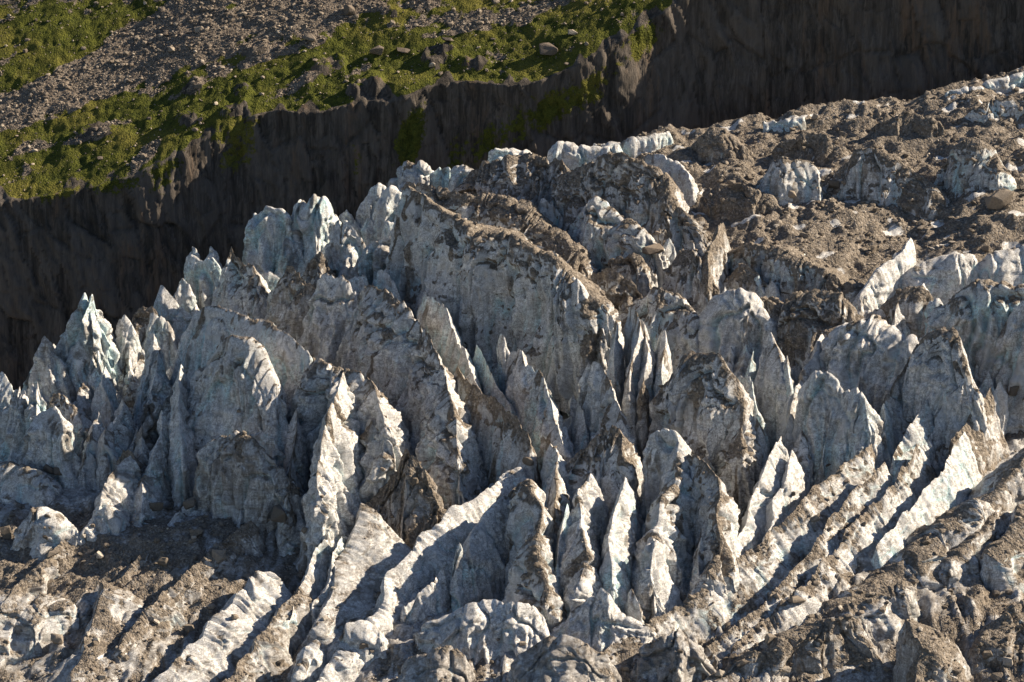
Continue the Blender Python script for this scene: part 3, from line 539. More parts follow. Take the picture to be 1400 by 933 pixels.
S(W_, 'blue ice edge of the rubble plateau in the upper right middle', [(996, 342, 395), (1020, 332, 396), (1055, 338, 402), (1090, 354, 410), (1130, 372, 418), (1164, 388, 424)], wa=18, wb=70, e=0.6, jag=3, plat=0.15, deb=0.8, cap=1.1, blue=0.5, dirt=0.5)
S(R, 'dark steep gravelly ice edge left of the rubble plateau', [(960, 382, 440), (966, 350, 425), (978, 322, 405), (990, 305, 385)], fd=1.0, wa=18, wb=29, e=0.7, jag=4, **brown)
S(R, 'smooth bright ice tongue beside the dark cleft in the upper right middle', [(1178, 402, 440), (1190, 384, 432), (1206, 364, 420), (1228, 345, 405), (1244, 326, 388)], fd=1.0, wa=16, wb=20, e=0.5, jag=2, **dict(lit, deb=0.1, cap=0.15))
S(B, 'short pale stub at the lower end of the bright ice tongue', [(1166, 412, 445), (1172, 407, 446), (1178, 420, 450)], wa=11, wb=11, e=0.6, **lit)
S('ice_block', 'low white ice block right of the pale stub, below the bright tongue', [(1188, 424, 455), (1206, 418, 456), (1226, 416, 458)], wa=18, wb=14, e=0.45, jag=3, **dict(lit, cap=0.3))
S('debris_mound', 'dark brown gravel heap on ice between the white block and the striped serac', [(1218, 408, 455), (1236, 394, 456), (1254, 392, 458), (1266, 408, 462)], wa=30, wb=24, e=0.7, jag=4, **brown)
S(T, 'small cyan pillar at the right foot of the dark gravel heap', [(1276, 412, 470), (1284, 407, 472), (1291, 420, 474)], wa=15, wb=12, e=0.5, **clean)
S(Mo, 'broad smooth ice shelf with a scalloped edge in the right upper middle', [(1244, 372, 405), (1268, 354, 402), (1300, 346, 400), (1330, 350, 400)], wa=26, wb=30, e=0.45, jag=2, **dict(lit, cap=0.35, deb=0.2))
S(Mo, 'smooth pale dome with dirty bands at the right edge, above the striped serac', [(1330, 362, 395), (1352, 348, 392), (1385, 338, 388), (1420, 334, 385)], wa=26, wb=24, e=0.45, jag=2, **dict(lit, cap=0.3, deb=0.2))
S('serac', 'large rounded striped serac with bluish wall and gravel patch on top, right edge', [(1294, 412, 530), (1306, 394, 530), (1330, 383, 530), (1365, 380, 530), (1395, 388, 530)], wa=38, wb=34, e=0.42, jag=2, **dict(pale, cap=0.7, blue=0.5))
S('serac', 'bright rounded serac cut by the right edge of the photo', [(1366, 452, 545), (1374, 432, 548), (1392, 412, 550), (1420, 396, 552), (1450, 395, 552)], wa=36, wb=30, e=0.5, jag=2, **dict(lit, cap=0.3))
S(T, 'sharp small pyramid near the right edge with a dark hollow on its left', [(1362, 482, 545), (1369, 471, 547), (1380, 490, 552), (1392, 508, 556)], wa=20, wb=18, e=0.8, jag=2, **lit)
# --- fans of ridges, lower right
S(Fi, 'long narrow sunlit fin with pointed top, first right of the dark central crevasse', [(1068, 592, 665), (1060, 598, 672), (1046, 635, 700), (1030, 680, 730), (1014, 725, 760), (1004, 760, 785)], wa=14, wb=20, e=0.7, jag=2, **lit)
S(Fi, 'bent sunlit blade beside the long narrow pointed fin', [(1078, 612, 680), (1074, 640, 698), (1064, 670, 715), (1052, 705, 742), (1046, 740, 765)], wa=12, wb=16, e=0.65, jag=3, **dict(lit, deb=0.15))
S(R, 'long diagonal ridge starting below the twin smooth seracs', [(1190, 608, 655), (1170, 625, 672), (1142, 642, 690), (1110, 665, 712), (1082, 702, 740), (1050, 728, 762), (1015, 758, 790), (975, 792, 820), (925, 826, 850), (870, 862, 884), (800, 905, 925), (740, 940, 955)], fd=1.0, wa=11, wb=46, e=1.0, jag=4, **dict(lit, deb=0.65, dirt=0.45))
S(R, 'parallel diagonal ridge with bouldery gully on its left side', [(1204, 636, 685), (1186, 655, 700), (1160, 680, 722), (1138, 702, 742), (1118, 735, 768), (1084, 776, 805), (1050, 820, 845), (1005, 856, 878), (955, 890, 905), (900, 925, 938), (850, 955, 968)], fd=1.0, wa=11, wb=42, e=1.0, jag=4, **dict(lit, dirt=0.45, deb=0.65))
S(R, 'bright knobbly diagonal ridge below the pair of low rounded teeth', [(1258, 606, 655), (1240, 635, 680), (1218, 668, 708), (1190, 690, 728), (1164, 722, 755), (1140, 752, 782), (1112, 785, 812), (1088, 812, 838), (1040, 850, 866), (1000, 885, 898)], fd=1.0, wa=11, wb=39, e=1.0, jag=6, **dict(lit, dirt=0.45, deb=0.6))
S(R, 'thin diagonal ridge with pale crest between two darker gullies on the right', [(1315, 590, 645), (1300, 620, 665), (1282, 648, 690), (1258, 676, 714), (1228, 712, 745), (1196, 745, 775)], fd=1.0, wa=11, wb=33, e=1.0, jag=4, **dict(pale, deb=0.2))
S(R, 'dirty ridge with dark gravel crest beside the slanting pale rib', [(1352, 530, 590), (1335, 560, 612), (1318, 580, 630), (1300, 600, 645)], fd=1.0, wa=11, wb=29, e=1.0, jag=5, **brown)
S(R, 'broad gently banded ice ridge on the right, sunlit above a deep shadowed furrow', [(1398, 612, 668), (1378, 650, 695), (1352, 700, 730), (1322, 738, 765), (1296, 768, 792)], fd=1.0, wa=60, wb=20, e=0.62, jag=2, **dict(lit, dirt=0.6, cap=0.35, deb=0.5))
S(R, 'dusty ridge cut by the right edge, below the shadowed furrow', [(1425, 660, 705), (1400, 690, 726), (1372, 728, 758), (1352, 756, 785)], fd=1.0, wa=18, wb=46, e=0.65, jag=3, **dict(lit, dirt=0.6, cap=0.6, deb=0.5))
S(Mo, 'wide brown streaked swell of ice between two fans of ridges, lower right', [(1330, 680, 725), (1300, 705, 745), (1262, 740, 770), (1215, 778, 800), (1165, 808, 825), (1110, 845, 858)], wa=46, wb=36, e=0.6, jag=2, **dict(lit, dirt=0.6, cap=0.55, deb=0.4))
S(Mo, 'scalloped brown ice boulder shape at the bottom edge, left of the smooth dome', [(560, 900, 955), (585, 888, 955), (612, 884, 955), (636, 896, 957)], wa=80, wb=20, e=0.75, flute=0.4, jag=2, deb=0.3, cap=0.3, blue=0, dirt=0.9)
S(Mo, 'scalloped brown ice face at the bottom edge, below the wide lit swell', [(715, 890, 950), (740, 876, 950), (775, 872, 950), (805, 880, 950), (830, 895, 950)], wa=80, wb=22, e=0.75, flute=0.4, jag=2, deb=0.3, cap=0.3, blue=0, dirt=0.9)
S(Mo, 'brown curved ice face with fine grooves at the lower end of the diagonal ridges', [(880, 885, 920), (900, 868, 918), (928, 862, 916), (948, 872, 916)], wa=70, wb=24, e=0.7, flute=0.8, jag=2, deb=0.3, cap=0.3, blue=0, dirt=0.9)
S('debris_mound', 'rubble mound overhanging a dark pit at the bottom right', [(1240, 846, 905), (1246, 850, 915), (1252, 880, 940), (1252, 930, 965)], wa=16, wb=50, e=0.5, jag=3, deb=0.7, cap=0.5, blue=0, dirt=0.9, bd=0.1)
S('debris_mound', 'stony brown mound rising at the bottom edge left of the dark pit', [(1030, 895, 925), (1075, 868, 905), (1120, 850, 892), (1165, 845, 890)], wa=40, wb=30, e=0.6, jag=3, deb=0.7, cap=0.5, blue=0, dirt=0.9, bd=0.1)
S('debris_mound', 'low rubble ridge at the bottom right corner beyond the deep shadow', [(1430, 800, 845), (1400, 815, 855), (1360, 850, 880), (1335, 885, 905)], wa=22, wb=40, e=0.6, jag=3, deb=0.7, cap=0.5, blue=0, dirt=0.9, bd=0.1)
# --- debris covered ice, upper right
S('debris_mound', 'dark rounded gravel mound on the skyline right of the pale slab', [(958, 186, 218), (978, 177, 218), (1002, 180, 220), (1020, 196, 222)], wa=30, wb=20, e=0.6, jag=3, **dict(brown, bd=0.5, cap=1.0))
S('debris_mound', 'gravel mound with an exposed white ice face on its left, upper right', [(1040, 246, 275), (1052, 224, 275), (1075, 214, 276), (1100, 222, 278), (1116, 240, 282)], wa=30, wb=30, e=0.6, jag=3, blue=0.3, deb=0.3, cap=0.75, dirt=0.4)
S('debris_mound', 'pointed gravel mound with a tan ice scarp facing left, upper right', [(1150, 225, 258), (1170, 204, 260), (1186, 198, 262), (1212, 210, 266), (1250, 234, 272), (1276, 250, 280)], wa=32, wb=30, e=0.7, jag=3, blue=0.15, deb=0.5, cap=0.95, dirt=0.5, bd=0.22)
S('debris_mound', 'dark gravel mound with a shaded bluish ice face, near the lone boulder', [(1284, 222, 252), (1300, 196, 252), (1320, 188, 254), (1342, 200, 258), (1364, 222, 264)], wa=34, wb=26, e=0.65, jag=3, blue=0.5, deb=0.3, cap=0.8, dirt=0.5, bd=0.22)
S('debris_mound', 'stony hump left of the mound with the white ice face', [(975, 262, 292), (1000, 250, 292), (1030, 258, 295), (1060, 276, 300)], wa=36, wb=30, e=0.6, jag=4, **dict(brown, bd=0.5, cap=1.0, deb=0.9))
S('ice_strip', 'leftmost white ice patch along the far rim at upper right', [(1045, 168, 182), (1068, 163, 180), (1095, 160, 178)], wa=9, wb=9, e=0.4, jag=3, sink=3, **clean)
S('ice_strip', 'bright white ice hump on the far rim left of the widest pale strip', [(1298, 126, 140), (1318, 119, 136), (1338, 116, 134)], wa=10, wb=10, e=0.4, jag=2, sink=3, **clean)
S('ice_strip', 'widest pale ice strip on the far rim at the upper right corner', [(1345, 112, 128), (1375, 104, 122), (1420, 92, 112)], wa=11, wb=11, e=0.4, jag=2, sink=3, **clean)
S('debris_mound', 'dark gravel bank with bluish undercut below the far rim, upper right corner', [(1325, 150, 172), (1350, 136, 170), (1380, 134, 168), (1415, 142, 168)], wa=24, wb=22, e=0.6, jag=3, **dict(gray, cap=1.0, deb=0.5, blue=0.4))
S('debris_mound', 'gravel hump below the far rim left of the bluish undercut bank', [(1205, 168, 192), (1230, 156, 190), (1258, 154, 188), (1284, 164, 190)], wa=26, wb=22, e=0.6, jag=4, **dict(brown, bd=0.5, cap=1.0, deb=0.9))
S('debris_mound', 'broad stony mound under the skyline between dark mound and white ice patch', [(1070, 196, 222), (1098, 184, 220), (1128, 186, 220), (1150, 198, 224)], wa=26, wb=26, e=0.6, jag=4, **dict(brown, bd=0.5, cap=1.0, deb=0.9))

dusty = dict(deb=0.6, cap=0.7, blue=0.0, dirt=0.85, flute=0.35)
S(R, 'brown dusty ridge crossing the gravel flat from the shaded ice bulge, lower left', [(345, 712, 748), (310, 738, 775), (272, 768, 805), (232, 802, 838), (192, 842, 872), (158, 885, 908)], wa=18, wb=30, e=0.75, jag=3, **dusty)
S(R, 'gravel backed ridge left of the brown dusty ridge on the gravel flat', [(262, 716, 740), (228, 740, 768), (190, 768, 796), (150, 800, 825)], wa=18, wb=30, e=0.75, jag=3, **dict(dusty, cap=1.0))
S(R, 'low dusty ridge under the rounded lit ice lump, far left', [(100, 726, 750), (70, 756, 780), (35, 790, 812), (-10, 835, 852)], wa=18, wb=30, e=0.7, jag=3, **dusty)
S(R, 'dirty ridge running to the bottom edge between two bright lower left ridges', [(408, 800, 832), (384, 835, 862), (352, 875, 898), (318, 920, 938), (290, 955, 968)], wa=16, wb=28, e=0.75, jag=3, **dict(dusty, cap=0.5, deb=0.45))
S(R, 'lowest dusty ridge slanting along the bottom edge below the smooth dome', [(640, 884, 915), (590, 905, 930), (530, 935, 955), (480, 965, 980)], wa=20, wb=40, e=0.7, jag=2, **dict(dusty, cap=0.4, deb=0.4))
S(R, 'long tan ice ridge sweeping through the lower right above the stony brown mound', [(1240, 792, 822), (1190, 812, 838), (1130, 835, 858), (1060, 868, 888), (1000, 905, 920), (930, 950, 962)], wa=18, wb=44, e=0.7, jag=3, **dict(dusty, cap=0.45, deb=0.4))
# many small teeth crowd the gaps between the big seracs: one loop per area
TEETH = [('left hollow', 20, 260, 500, 650, 26, 0.9), ('left skyline', 60, 240, 480, 520, 7, 1.0), ('foot of the white towers', 250, 440, 430, 480, 8, 1.0), ('gap right of the massive serac', 520, 700, 560, 680, 14, 1.25), ('foot of the huge central wall', 640, 860, 500, 600, 16, 1.3),
         ('right centre crevasse field', 940, 1240, 440, 640, 44, 1.2), ('dark central crevasse', 740, 1010, 690, 820, 22, 1.35), ('far right serac group', 1180, 1390, 440, 620, 22, 0.9), ('gaps below the arched ridge', 240, 500, 560, 730, 18, 1.1)]
tr = random.Random(21)
for zn, u0, u1, v0, v1, cnt, an in TEETH:
    for k in range(cnt):
        u, v = tr.uniform(u0, u1), tr.uniform(v0, v1); h = tr.uniform(18, 62 if u > 900 else 48); a_ = an+tr.uniform(-0.25, 0.25); L_ = tr.uniform(12, 46)
        st = [(u, v-h, v)]+[(u-L_*q*math.cos(a_), v-h*(1-0.75*q)+L_*q*math.sin(a_)*0.8, v+L_*q*math.sin(a_)*0.8) for q in (0.4, 1.0)]
        JOBS.append(('ice_tooth', 'small pointed ice tooth crowded among others in the '+zn, st, (), 'ice tooth', dict([clean, pale, gray, lit][tr.randrange(4)], wa=tr.uniform(9, 16), wb=tr.uniform(9, 16), jag=4, e=tr.uniform(.65, .95), group='small ice teeth in the '+zn)))
# ---------------------------------------------------------------- glacier surface between the seracs
RIM = [(-250, 590), (-100, 560), (0, 540), (60, 520), (170, 492), (250, 445), (345, 372), (440, 335), (500, 312), (560, 255), (650, 240), (750, 226), (850, 208), (925, 184), (1030, 169), (1100, 162), (1240, 141), (1320, 120), (1400, 100), (1520, 66), (1700, 20)]
rim = np.array([ground(u, v)[:2] for u, v in RIM])
def rim_y(x): return np.interp(x, rim[:, 0], rim[:, 1])
# control points: (col, row, offset from the plane in metres, debris)
CTL = [(0, 560, -5, .4), (100, 560, -6, .6), (200, 520, -7, .8), (150, 640, -6, .7), (60, 640, -1, .6), (60, 720, 0, .9), (180, 750, 5, 1.2), (250, 755, 7, 1.2), (310, 760, 5, 1.1), (240, 800, 4, 1.1), (100, 740, 1, 1.3), (170, 780, 2, 1.3), (60, 790, 0, 1.0), (200, 825, 1, .9), (120, 770, 1, 1.2),
       (40, 880, 1, .5), (200, 860, 0, .5), (100, 960, 1, .6), (300, 900, -5, .5), (330, 780, -3, 1.0), (370, 860, -5, .6), (420, 930, -2, 1.0), (300, 660, -6, .6), (400, 650, -7, .8), (470, 620, -7, .5), (360, 520, -6, .4), (350, 420, -5, .4), (480, 440, -6, .4),
       (450, 340, -5, .4), (560, 620, -6, .6), (540, 700, 0, 1.0), (600, 660, -6, .9), (640, 560, -8, .5), (640, 300, 0, 1.1), (700, 520, -7, .5), (760, 620, -8, .5), (850, 600, -8, .5), (800, 740, -9, .3), (750, 820, -8, .3), (860, 760, -9, .4), (930, 780, -9, .4),
       (1000, 680, -8, .6), (1040, 620, -7, .5), (960, 440, -5, .6), (1100, 460, -5, .6), (1000, 540, -7, .5), (1200, 520, -6, .5), (1340, 560, -5, .6), (1100, 560, -6, .5), (1060, 700, -4, .9), (1130, 660, -4, 1.1), (1210, 640, -4, .6), (1300, 640, -3, .6),
       (1180, 780, -1, .8), (1300, 720, -1, .4), (1250, 800, 1, 1.0), (1400, 760, -4, .9), (1330, 860, 0, 1.1), (1220, 900, -7, .9), (1120, 850, 1, 1.1), (1040, 870, -1, 1.1), (1000, 830, -4, .8), (1090, 960, 1, 1.1), (1380, 940, 1, 1.1), (1300, 960, -1, 1.1), (930, 900, -1, .9), (960, 960, 0, 1.1),
       (600, 900, 2, 1.0), (500, 905, 1, 1.0), (680, 900, 2, 1.0), (820, 900, 2, 1.0), (450, 960, -1, 1.1), (700, 960, 3, 1.0), (850, 960, 2, 1.1), (740, 420, -2, .5), (880, 330, 0, .9), (840, 410, -4, .6), (700, 250, 0, 1.1), (600, 250, -3, .5), (940, 300, 1, 1.2), (1000, 220, 1, 1.2), (1000, 300, 1, 1.2), (1050, 300, 2, 1.2), (1150, 320, 2, 1.2),
       (1100, 180, 0, 1.1), (1200, 180, 1, 1.2), (1300, 170, 1, 1.2), (1380, 200, 2, 1.2), (1250, 300, 2, 1.2), (1340, 300, 2, 1.2), (1290, 380, 0, .5), (1400, 320, 1, 1.1), (1220, 440, -4, .7), (1320, 460, -6, .4), (1120, 250, 1, 1.2), (1400, 130, 0, .9), (1480, 300, 1, 1.1), (1500, 600, 0, .6), (1500, 900, 0, 1.0), (-100, 700, 0, .8), (-100, 900, 0, .6),
       (1235, 330, -5, .9), (1245, 310, -4, 1.0), (250, 680, -4, .8), (90, 690, 0, .7)]
cw = np.array([ground(u, v)[:2] for u, v, _, _ in CTL]); cv = np.array([(a, b) for _, _, a, b in CTL])
def control(x, y):
    n0 = x.shape; x = x.ravel(); y = y.ravel(); s = np.zeros((x.size, 2)); w = np.zeros(x.size)
    for (cx, cy), val in zip(cw, cv):
        d2 = (x-cx)**2+((y-cy)*0.75)**2; k = np.exp(-d2/160.0)+1e-3/(1+(d2/400.0)**2)
        s += k[:, None]*val; w += k
    s /= w[:, None]
    return s[:, 0].reshape(n0), s[:, 1].reshape(n0)
def axis(a, b, fa, fb, d, D):
    return np.concatenate([np.arange(a, fa, D), np.arange(fa, fb, d), np.arange(fb, b, D)])
gx = axis(-300, 300, -132, 160, 0.5, 4.0); gy = axis(460, 900, 556, 815, 0.5, 4.0)
X, Y = np.meshgrid(gx, gy, indexing='ij')
off, dbr = control(X, Y)
cr = sstep(-2.0, -6.0, off)                      # inside the crevasse field
# flow direction turns across the ice: vertical in the middle, slanting to the lower left on the right
U, V = pix(np.stack([X, Y, plane(X, Y)], -1))
ang = np.interp(U.ravel(), [0, 350, 700, 950, 1100, 1400], [1.0, 1.15, 1.35, 1.25, 0.95, 0.75]).reshape(U.shape)
ca, sa = np.cos(ang), np.sin(ang)
al = X*ca+Y*sa; ac = -X*sa+Y*ca                  # along and across the grooves
wob = 1.7*noise(X/14, Y/14, 0, 61)+0.7*noise(X/5, Y/5, 0, 60)
rid = ridge(ac/5.5+wob, al/26, 0, 62, 3, 0.5)
rid2 = ridge(ac/2.2+wob, al/12, 0, 63, 2, 0.5)
hum = fbm(X/16, Y/16, 0, 64, 3)
hum2 = ridge(X/7, Y/7, 0, 65, 3, 0.5)
low = sstep(560, 700, V)*(1-cr)
upr = sstep(420, 330, V)*sstep(560, 700, U)
Z = plane(X, Y)+off
Z = Z+cr*(1.3*rid+0.2*rid2)+low*((0.35+0.6*sstep(500, 900, U))*rid+1.7*hum+0.8*(hum2-0.5))+upr*(2.6*hum+0.95*(hum2-0.4))
Z = Z+(1-cr)*0.35*fbm(X/2.2, Y/2.2, 0, 66, 3, 0.6)+0.10*fbm(X/0.9, Y/0.9, 0, 67, 2)
ye = rim_y(X)
t = np.maximum(Y-ye, 0)
Z = Z-np.where(t > 0, 0.12*t+0.09*t*t, 0); Z = np.maximum(Z, plane(X, np.minimum(Y, ye+5))-45)
P = np.stack([X, Y, Z], -1)
Nn = grid_normals(P); nz = np.abs(Nn[..., 2])
ln = fbm(X/9, Y/9, 0, 70, 3)
deb = dbr*0.92+0.08+0.5*ln-(0.45*sstep(0.3, 1.2, rid)+0.12)*low
whitep = sstep(0.42, 0.62, noise(X/9+3, Y/6, 0, 72)-0.0)*upr
deb = deb-1.1*whitep*sstep(0.95, 0.7, nz)-1.0*sstep(0.45, 0.6, noise(X/5, Y/3.5, 0, 73))*upr+0.25*sstep(640, 720, V)*sstep(420, 300, U)
at = dict(debris=np.clip(deb, 0, 1.3), blue=np.clip(0.25*cr+0.1, 0, 1)*np.ones_like(X), dirt=np.clip(0.35+0.3*ln+0.2*cr+0.4*low, 0, 1))
collect(P[:, :], at['debris'], nz, False)
me = mesh_from('glacier_surface', P.reshape(-1, 3), grid_quads(*X.shape), None, [M_ICE], at)
link('glacier_surface', me, kind='structure')
GZ = Z
def ground_z(x, y):
    i = np.clip(np.searchsorted(gx, x)-1, 0, len(gx)-2); j = np.clip(np.searchsorted(gy, y)-1, 0, len(gy)-2)
    return GZ[i, j]
run_jobs()
# ---------------------------------------------------------------- the mountainside behind
EDGE = [(-700, 420), (-200, 300), (0, 275), (60, 264), (120, 255), (170, 242), (215, 222), (250, 204), (300, 178), (350, 150), (400, 148), (440, 158), (480, 132), (520, 138), (550, 140), (585, 112), (640, 105), (700, 118), (740, 108), (790, 84), (850, 52), (900, 18), (950, -15), (1020, -45), (1200, -60), (1400, -70), (1900, -120)]
hx = axis(-330, 330, -150, 175, 0.55, 5.0)
ZS = float(height_at(0.0, 812.0, 112.0))
_xs = np.arange(-420.0, 420.0, 4.0); _u = 700+F*_xs/(810*CT+150*ST)
_v = np.interp(_u, [e[0] for e in EDGE], [e[1] for e in EDGE]); _k = np.exp(-0.5*(np.arange(-18, 19)*4/22.0)**2); _k /= _k.sum()
_v = np.convolve(np.pad(_v, 18, 'edge'), _k, 'valid'); _ze = 0.4*(ZS+0.14*_xs)+0.6*height_at(_xs, 812.0, _v)
def slope_z(x, y): return np.interp(x, _xs, _ze)+0.60*(y-812)+0.0010*np.maximum(y-812, 0)**2
uu = 700+F*hx/(810*CT+150*ST)
for _ in range(3):
    ve = np.interp(uu, [e[0] for e in EDGE], [e[1] for e in EDGE])
    lo, hi_ = np.full(len(hx), 700.0), np.full(len(hx), 1000.0)
    for _k in range(40):                         # walk along the slope until it meets the authored edge row
        mid = (lo+hi_)/2; q = np.stack([hx, mid, slope_z(hx, mid)], 1); vv = pix(q)[1]
        lo = np.where(vv > ve, mid, lo); hi_ = np.where(vv > ve, hi_, mid)
    uu = pix(np.stack([hx, mid, slope_z(hx, mid)], 1))[0]
ye_h = mid
kw = np.ones(27)/27; ye_h = np.convolve(np.pad(ye_h, 13, 'edge'), kw, 'valid')
ze = slope_z(hx, ye_h); zl = plane(hx, ye_h)-110
nc, nsl = 260, 300
a = np.linspace(0, 1, nc)[None, :]; b = np.linspace(0, 1, nsl)[None, 1:]
hh = (ze-zl)[:, None]; SL = 170
Xh = hx[:, None]+np.zeros((1, nc+nsl-1))
yb_ = ye_h[:, None]+b*SL
yr = np.concatenate([ye_h[:, None]-14*(1-a)**1.2, yb_], 1)
zr = np.concatenate([zl[:, None]+hh*a, slope_z(hx[:, None], yb_)], 1)
blen = np.concatenate([(a-1)*hh, b*SL+np.zeros_like(hh)], 1)
lip = 9*noise(Xh/9, 0, 0, 78)+5*noise(Xh/3.2, 0, 0, 79)
sl = sstep(-1.0, 4.0, blen-np.clip(lip, -0.5, 8))
cl = 1-sl
wx = Xh+0.22*zr+3*noise(Xh/20, zr/20, 0, 80)+0.8*noise(Xh/5, zr/8, 0, 77)
id1, ck1 = cells(wx/9, zr/24, 3.0); id2, ck2 = cells(wx/3.4+0.4*noise(wx/3, zr/5, 0, 76), zr/11, 8.0)
rib = 1.6*noise(wx/26, zr/50, 0, 81)+1.1*(id1-0.5)+0.6*(id2-0.5)-0.45*sstep(0.08, 0, ck1)-0.25*sstep(0.12, 0, ck2)+0.9*(ridge(wx/7, zr/22, 0, 82, 3)-0.5)+0.40*fbm(wx/1.6, zr/5, yr/7, 83, 3, 0.6)
crag = sstep(10, 0, blen)*sl
yr2 = yr-rib*(cl+0.5*crag)
crags = 0.8*sstep(0.25, 0.6, noise(Xh/11+0.4*zr/9, yr/7, 0, 91))*sstep(60, 5, blen)
zr2 = zr+sl*(1.7*fbm(Xh/26, yr/22, 0, 85, 3)+0.45*ridge(Xh/8+yr/20, yr/6, 0, 86, 3)+0.36*fbm(Xh/2.0, yr/2.0, 0, 87, 3, 0.65)+crags*(1.2+1.4*ridge(wx/5, yr/6, 0, 93, 2)))-0.8
Ph = np.stack([Xh, yr2, zr2], -1)
Uh, Vh = pix(Ph)
Nh = grid_normals(Ph); nzh = np.abs(Nh[..., 2])
def blobs(L, U, V):
    s = np.zeros_like(U)
    for u, v, ru, rv, rot, val in L:
        c, s_ = math.cos(rad(rot)), math.sin(rad(rot)); du, dv = U-u, V-v
        p, q = (du*c-dv*s_)/ru, (du*s_+dv*c)/rv
        s = s+val*np.exp(-(p*p+q*q)**1.3)
    return s
SCREE = [(60, 130, 110, 26, 22, 1), (170, 95, 130, 34, 20, 1.1), (300, 45, 150, 38, 12, 1.1), (260, 20, 120, 22, 10, .8), (430, 20, 70, 24, 10, .9), (380, 72, 60, 7, 20, .6), (560, 30, 60, 8, 10, .6), (690, 22, 90, 14, 8, .8), (620, 45, 60, 5, 6, .5), (110, 192, 60, 6, 12, .7),
         (160, 170, 50, 6, 15, .6), (270, 115, 40, 7, 30, .6), (200, 210, 34, 9, 45, .9), (395, 120, 45, 8, 28, .6), (40, 205, 40, 9, 20, .5), (480, 8, 60, 10, 5, .7), (600, 5, 60, 9, 5, .6), (260, -40, 400, 40, 5, .8), (700, -40, 200, 25, 5, .6), (-100, 170, 120, 50, 20, .9), (170, 248, 40, 8, 40, .5), (430, 62, 26, 5, 25, .6), (340, 86, 60, 6, 15, .5)]
GREENIN = [(60, 85, 55, 16, 25, 1.1), (120, 45, 60, 12, 20, 1.0), (130, 150, 50, 8, 20, .7), (340, 52, 30, 6, 25, .7), (330, 8, 50, 7, 15, .7), (200, 15, 60, 8, 20, .6), (20, 150, 30, 10, 20, .7)]
hn = fbm(Xh/10, yr/8, 0, 90, 4, 0.6)
scr = blobs(SCREE, Uh, Vh)-blobs(GREENIN, Uh, Vh)+0.45*hn+0.35*noise(Xh/2.5, yr/2.5, 0, 97)
scr = scr*sl
grs = sstep(0.0, 1.0, sl)*(1.15-scr*1.2)*sstep(0.35, 0.62, nzh+0.15*hn)*(1-0.8*crags)
tong = blobs([(560, 190, 22, 60, -18, 1), (640, 210, 60, 40, 20, .55), (150, 245, 40, 30, 0, .9), (330, 205, 26, 50, -30, .8), (480, 215, 24, 40, 10, .45), (790, 130, 70, 28, 28, .9), (720, 165, 60, 40, 20, .5), (230, 235, 30, 36, -30, .8), (60, 265, 60, 20, 10, .7), (870, 60, 60, 24, 38, .7), (310, 170, 60, 20, 30, .6)], Uh, Vh)
grs = np.maximum(grs, tong*(0.75+0.35*hn))*(1-0.0*cl)
ath = dict(block=np.clip(id1*0.6+id2*0.4, 0, 1), crack=np.maximum(sstep(0.09, 0, ck1), 0.8*sstep(0.10, 0, ck2)), grass=np.clip(grs, 0, 1.2), scree=np.clip(scr, 0, 1.2))
me = mesh_from('mountainside', Ph.reshape(-1, 3), grid_quads(*Xh.shape), None, [M_HILL], ath)
link('mountainside', me, kind='structure')
# ---------------------------------------------------------------- rocks
rng = np.random.RandomState(5)
def ico():
    p = (1+5**0.5)/2
    v = np.array([(-1, p, 0), (1, p, 0), (-1, -p, 0), (1, -p, 0), (0, -1, p), (0, 1, p), (0, -1, -p), (0, 1, -p), (p, 0, -1), (p, 0, 1), (-p, 0, -1), (-p, 0, 1)], float)
    f = np.array([(0, 11, 5), (0, 5, 1), (0, 1, 7), (0, 7, 10), (0, 10, 11), (1, 5, 9), (5, 11, 4), (11, 10, 2), (10, 7, 6), (7, 1, 8), (3, 9, 4), (3, 4, 2), (3, 2, 6), (3, 6, 8), (3, 8, 9), (4, 9, 5), (2, 4, 11), (6, 2, 10), (8, 6, 7), (9, 8, 1)])
    return v/np.linalg.norm(v[0]), f
IV, IF = ico()
def rot_rand(n):
    q = rng.normal(size=(n, 4)); q /= np.linalg.norm(q, axis=1)[:, None]; w, x, y, z = q.T
    return np.stack([1-2*(y*y+z*z), 2*(x*y-z*w), 2*(x*z+y*w), 2*(x*y+z*w), 1-2*(x*x+z*z), 2*(y*z-x*w), 2*(x*z-y*w), 2*(y*z+x*w), 1-2*(x*x+y*y)], 1).reshape(n, 3, 3)
def rock_cloud(P, size):
    n = len(P); v = IV[None]*(1+0.28*rng.normal(size=(n, 12, 1)).clip(-1.4, 1.4))
    # squash toward boxy, slabby shapes
    R1 = rot_rand(n); v = np.einsum('nij,nkj->nki', R1, v); v = np.sign(v)*np.abs(v)**0.75
    sc = np.stack([np.ones(n), rng.uniform(0.55, 1.0, n), rng.uniform(0.35, 0.8, n)], 1)
    v = v*sc[:, None]*size[:, None, None]
    yaw = rng.uniform(0, 6.28, n); c, s = np.cos(yaw), np.sin(yaw)
    tl = rng.normal(size=n)*0.35
    x, y, z = v[..., 0], v[..., 1], v[..., 2]
    z, y = z*np.cos(tl)[:, None]+y*np.sin(tl)[:, None], y*np.cos(tl)[:, None]-z*np.sin(tl)[:, None]
    v = np.stack([x*c[:, None]-y*s[:, None], x*s[:, None]+y*c[:, None], z], -1)+P[:, None]
    f = (IF[None]+12*np.arange(n)[:, None, None]).reshape(-1, 3)
    return v.reshape(-1, 3), f
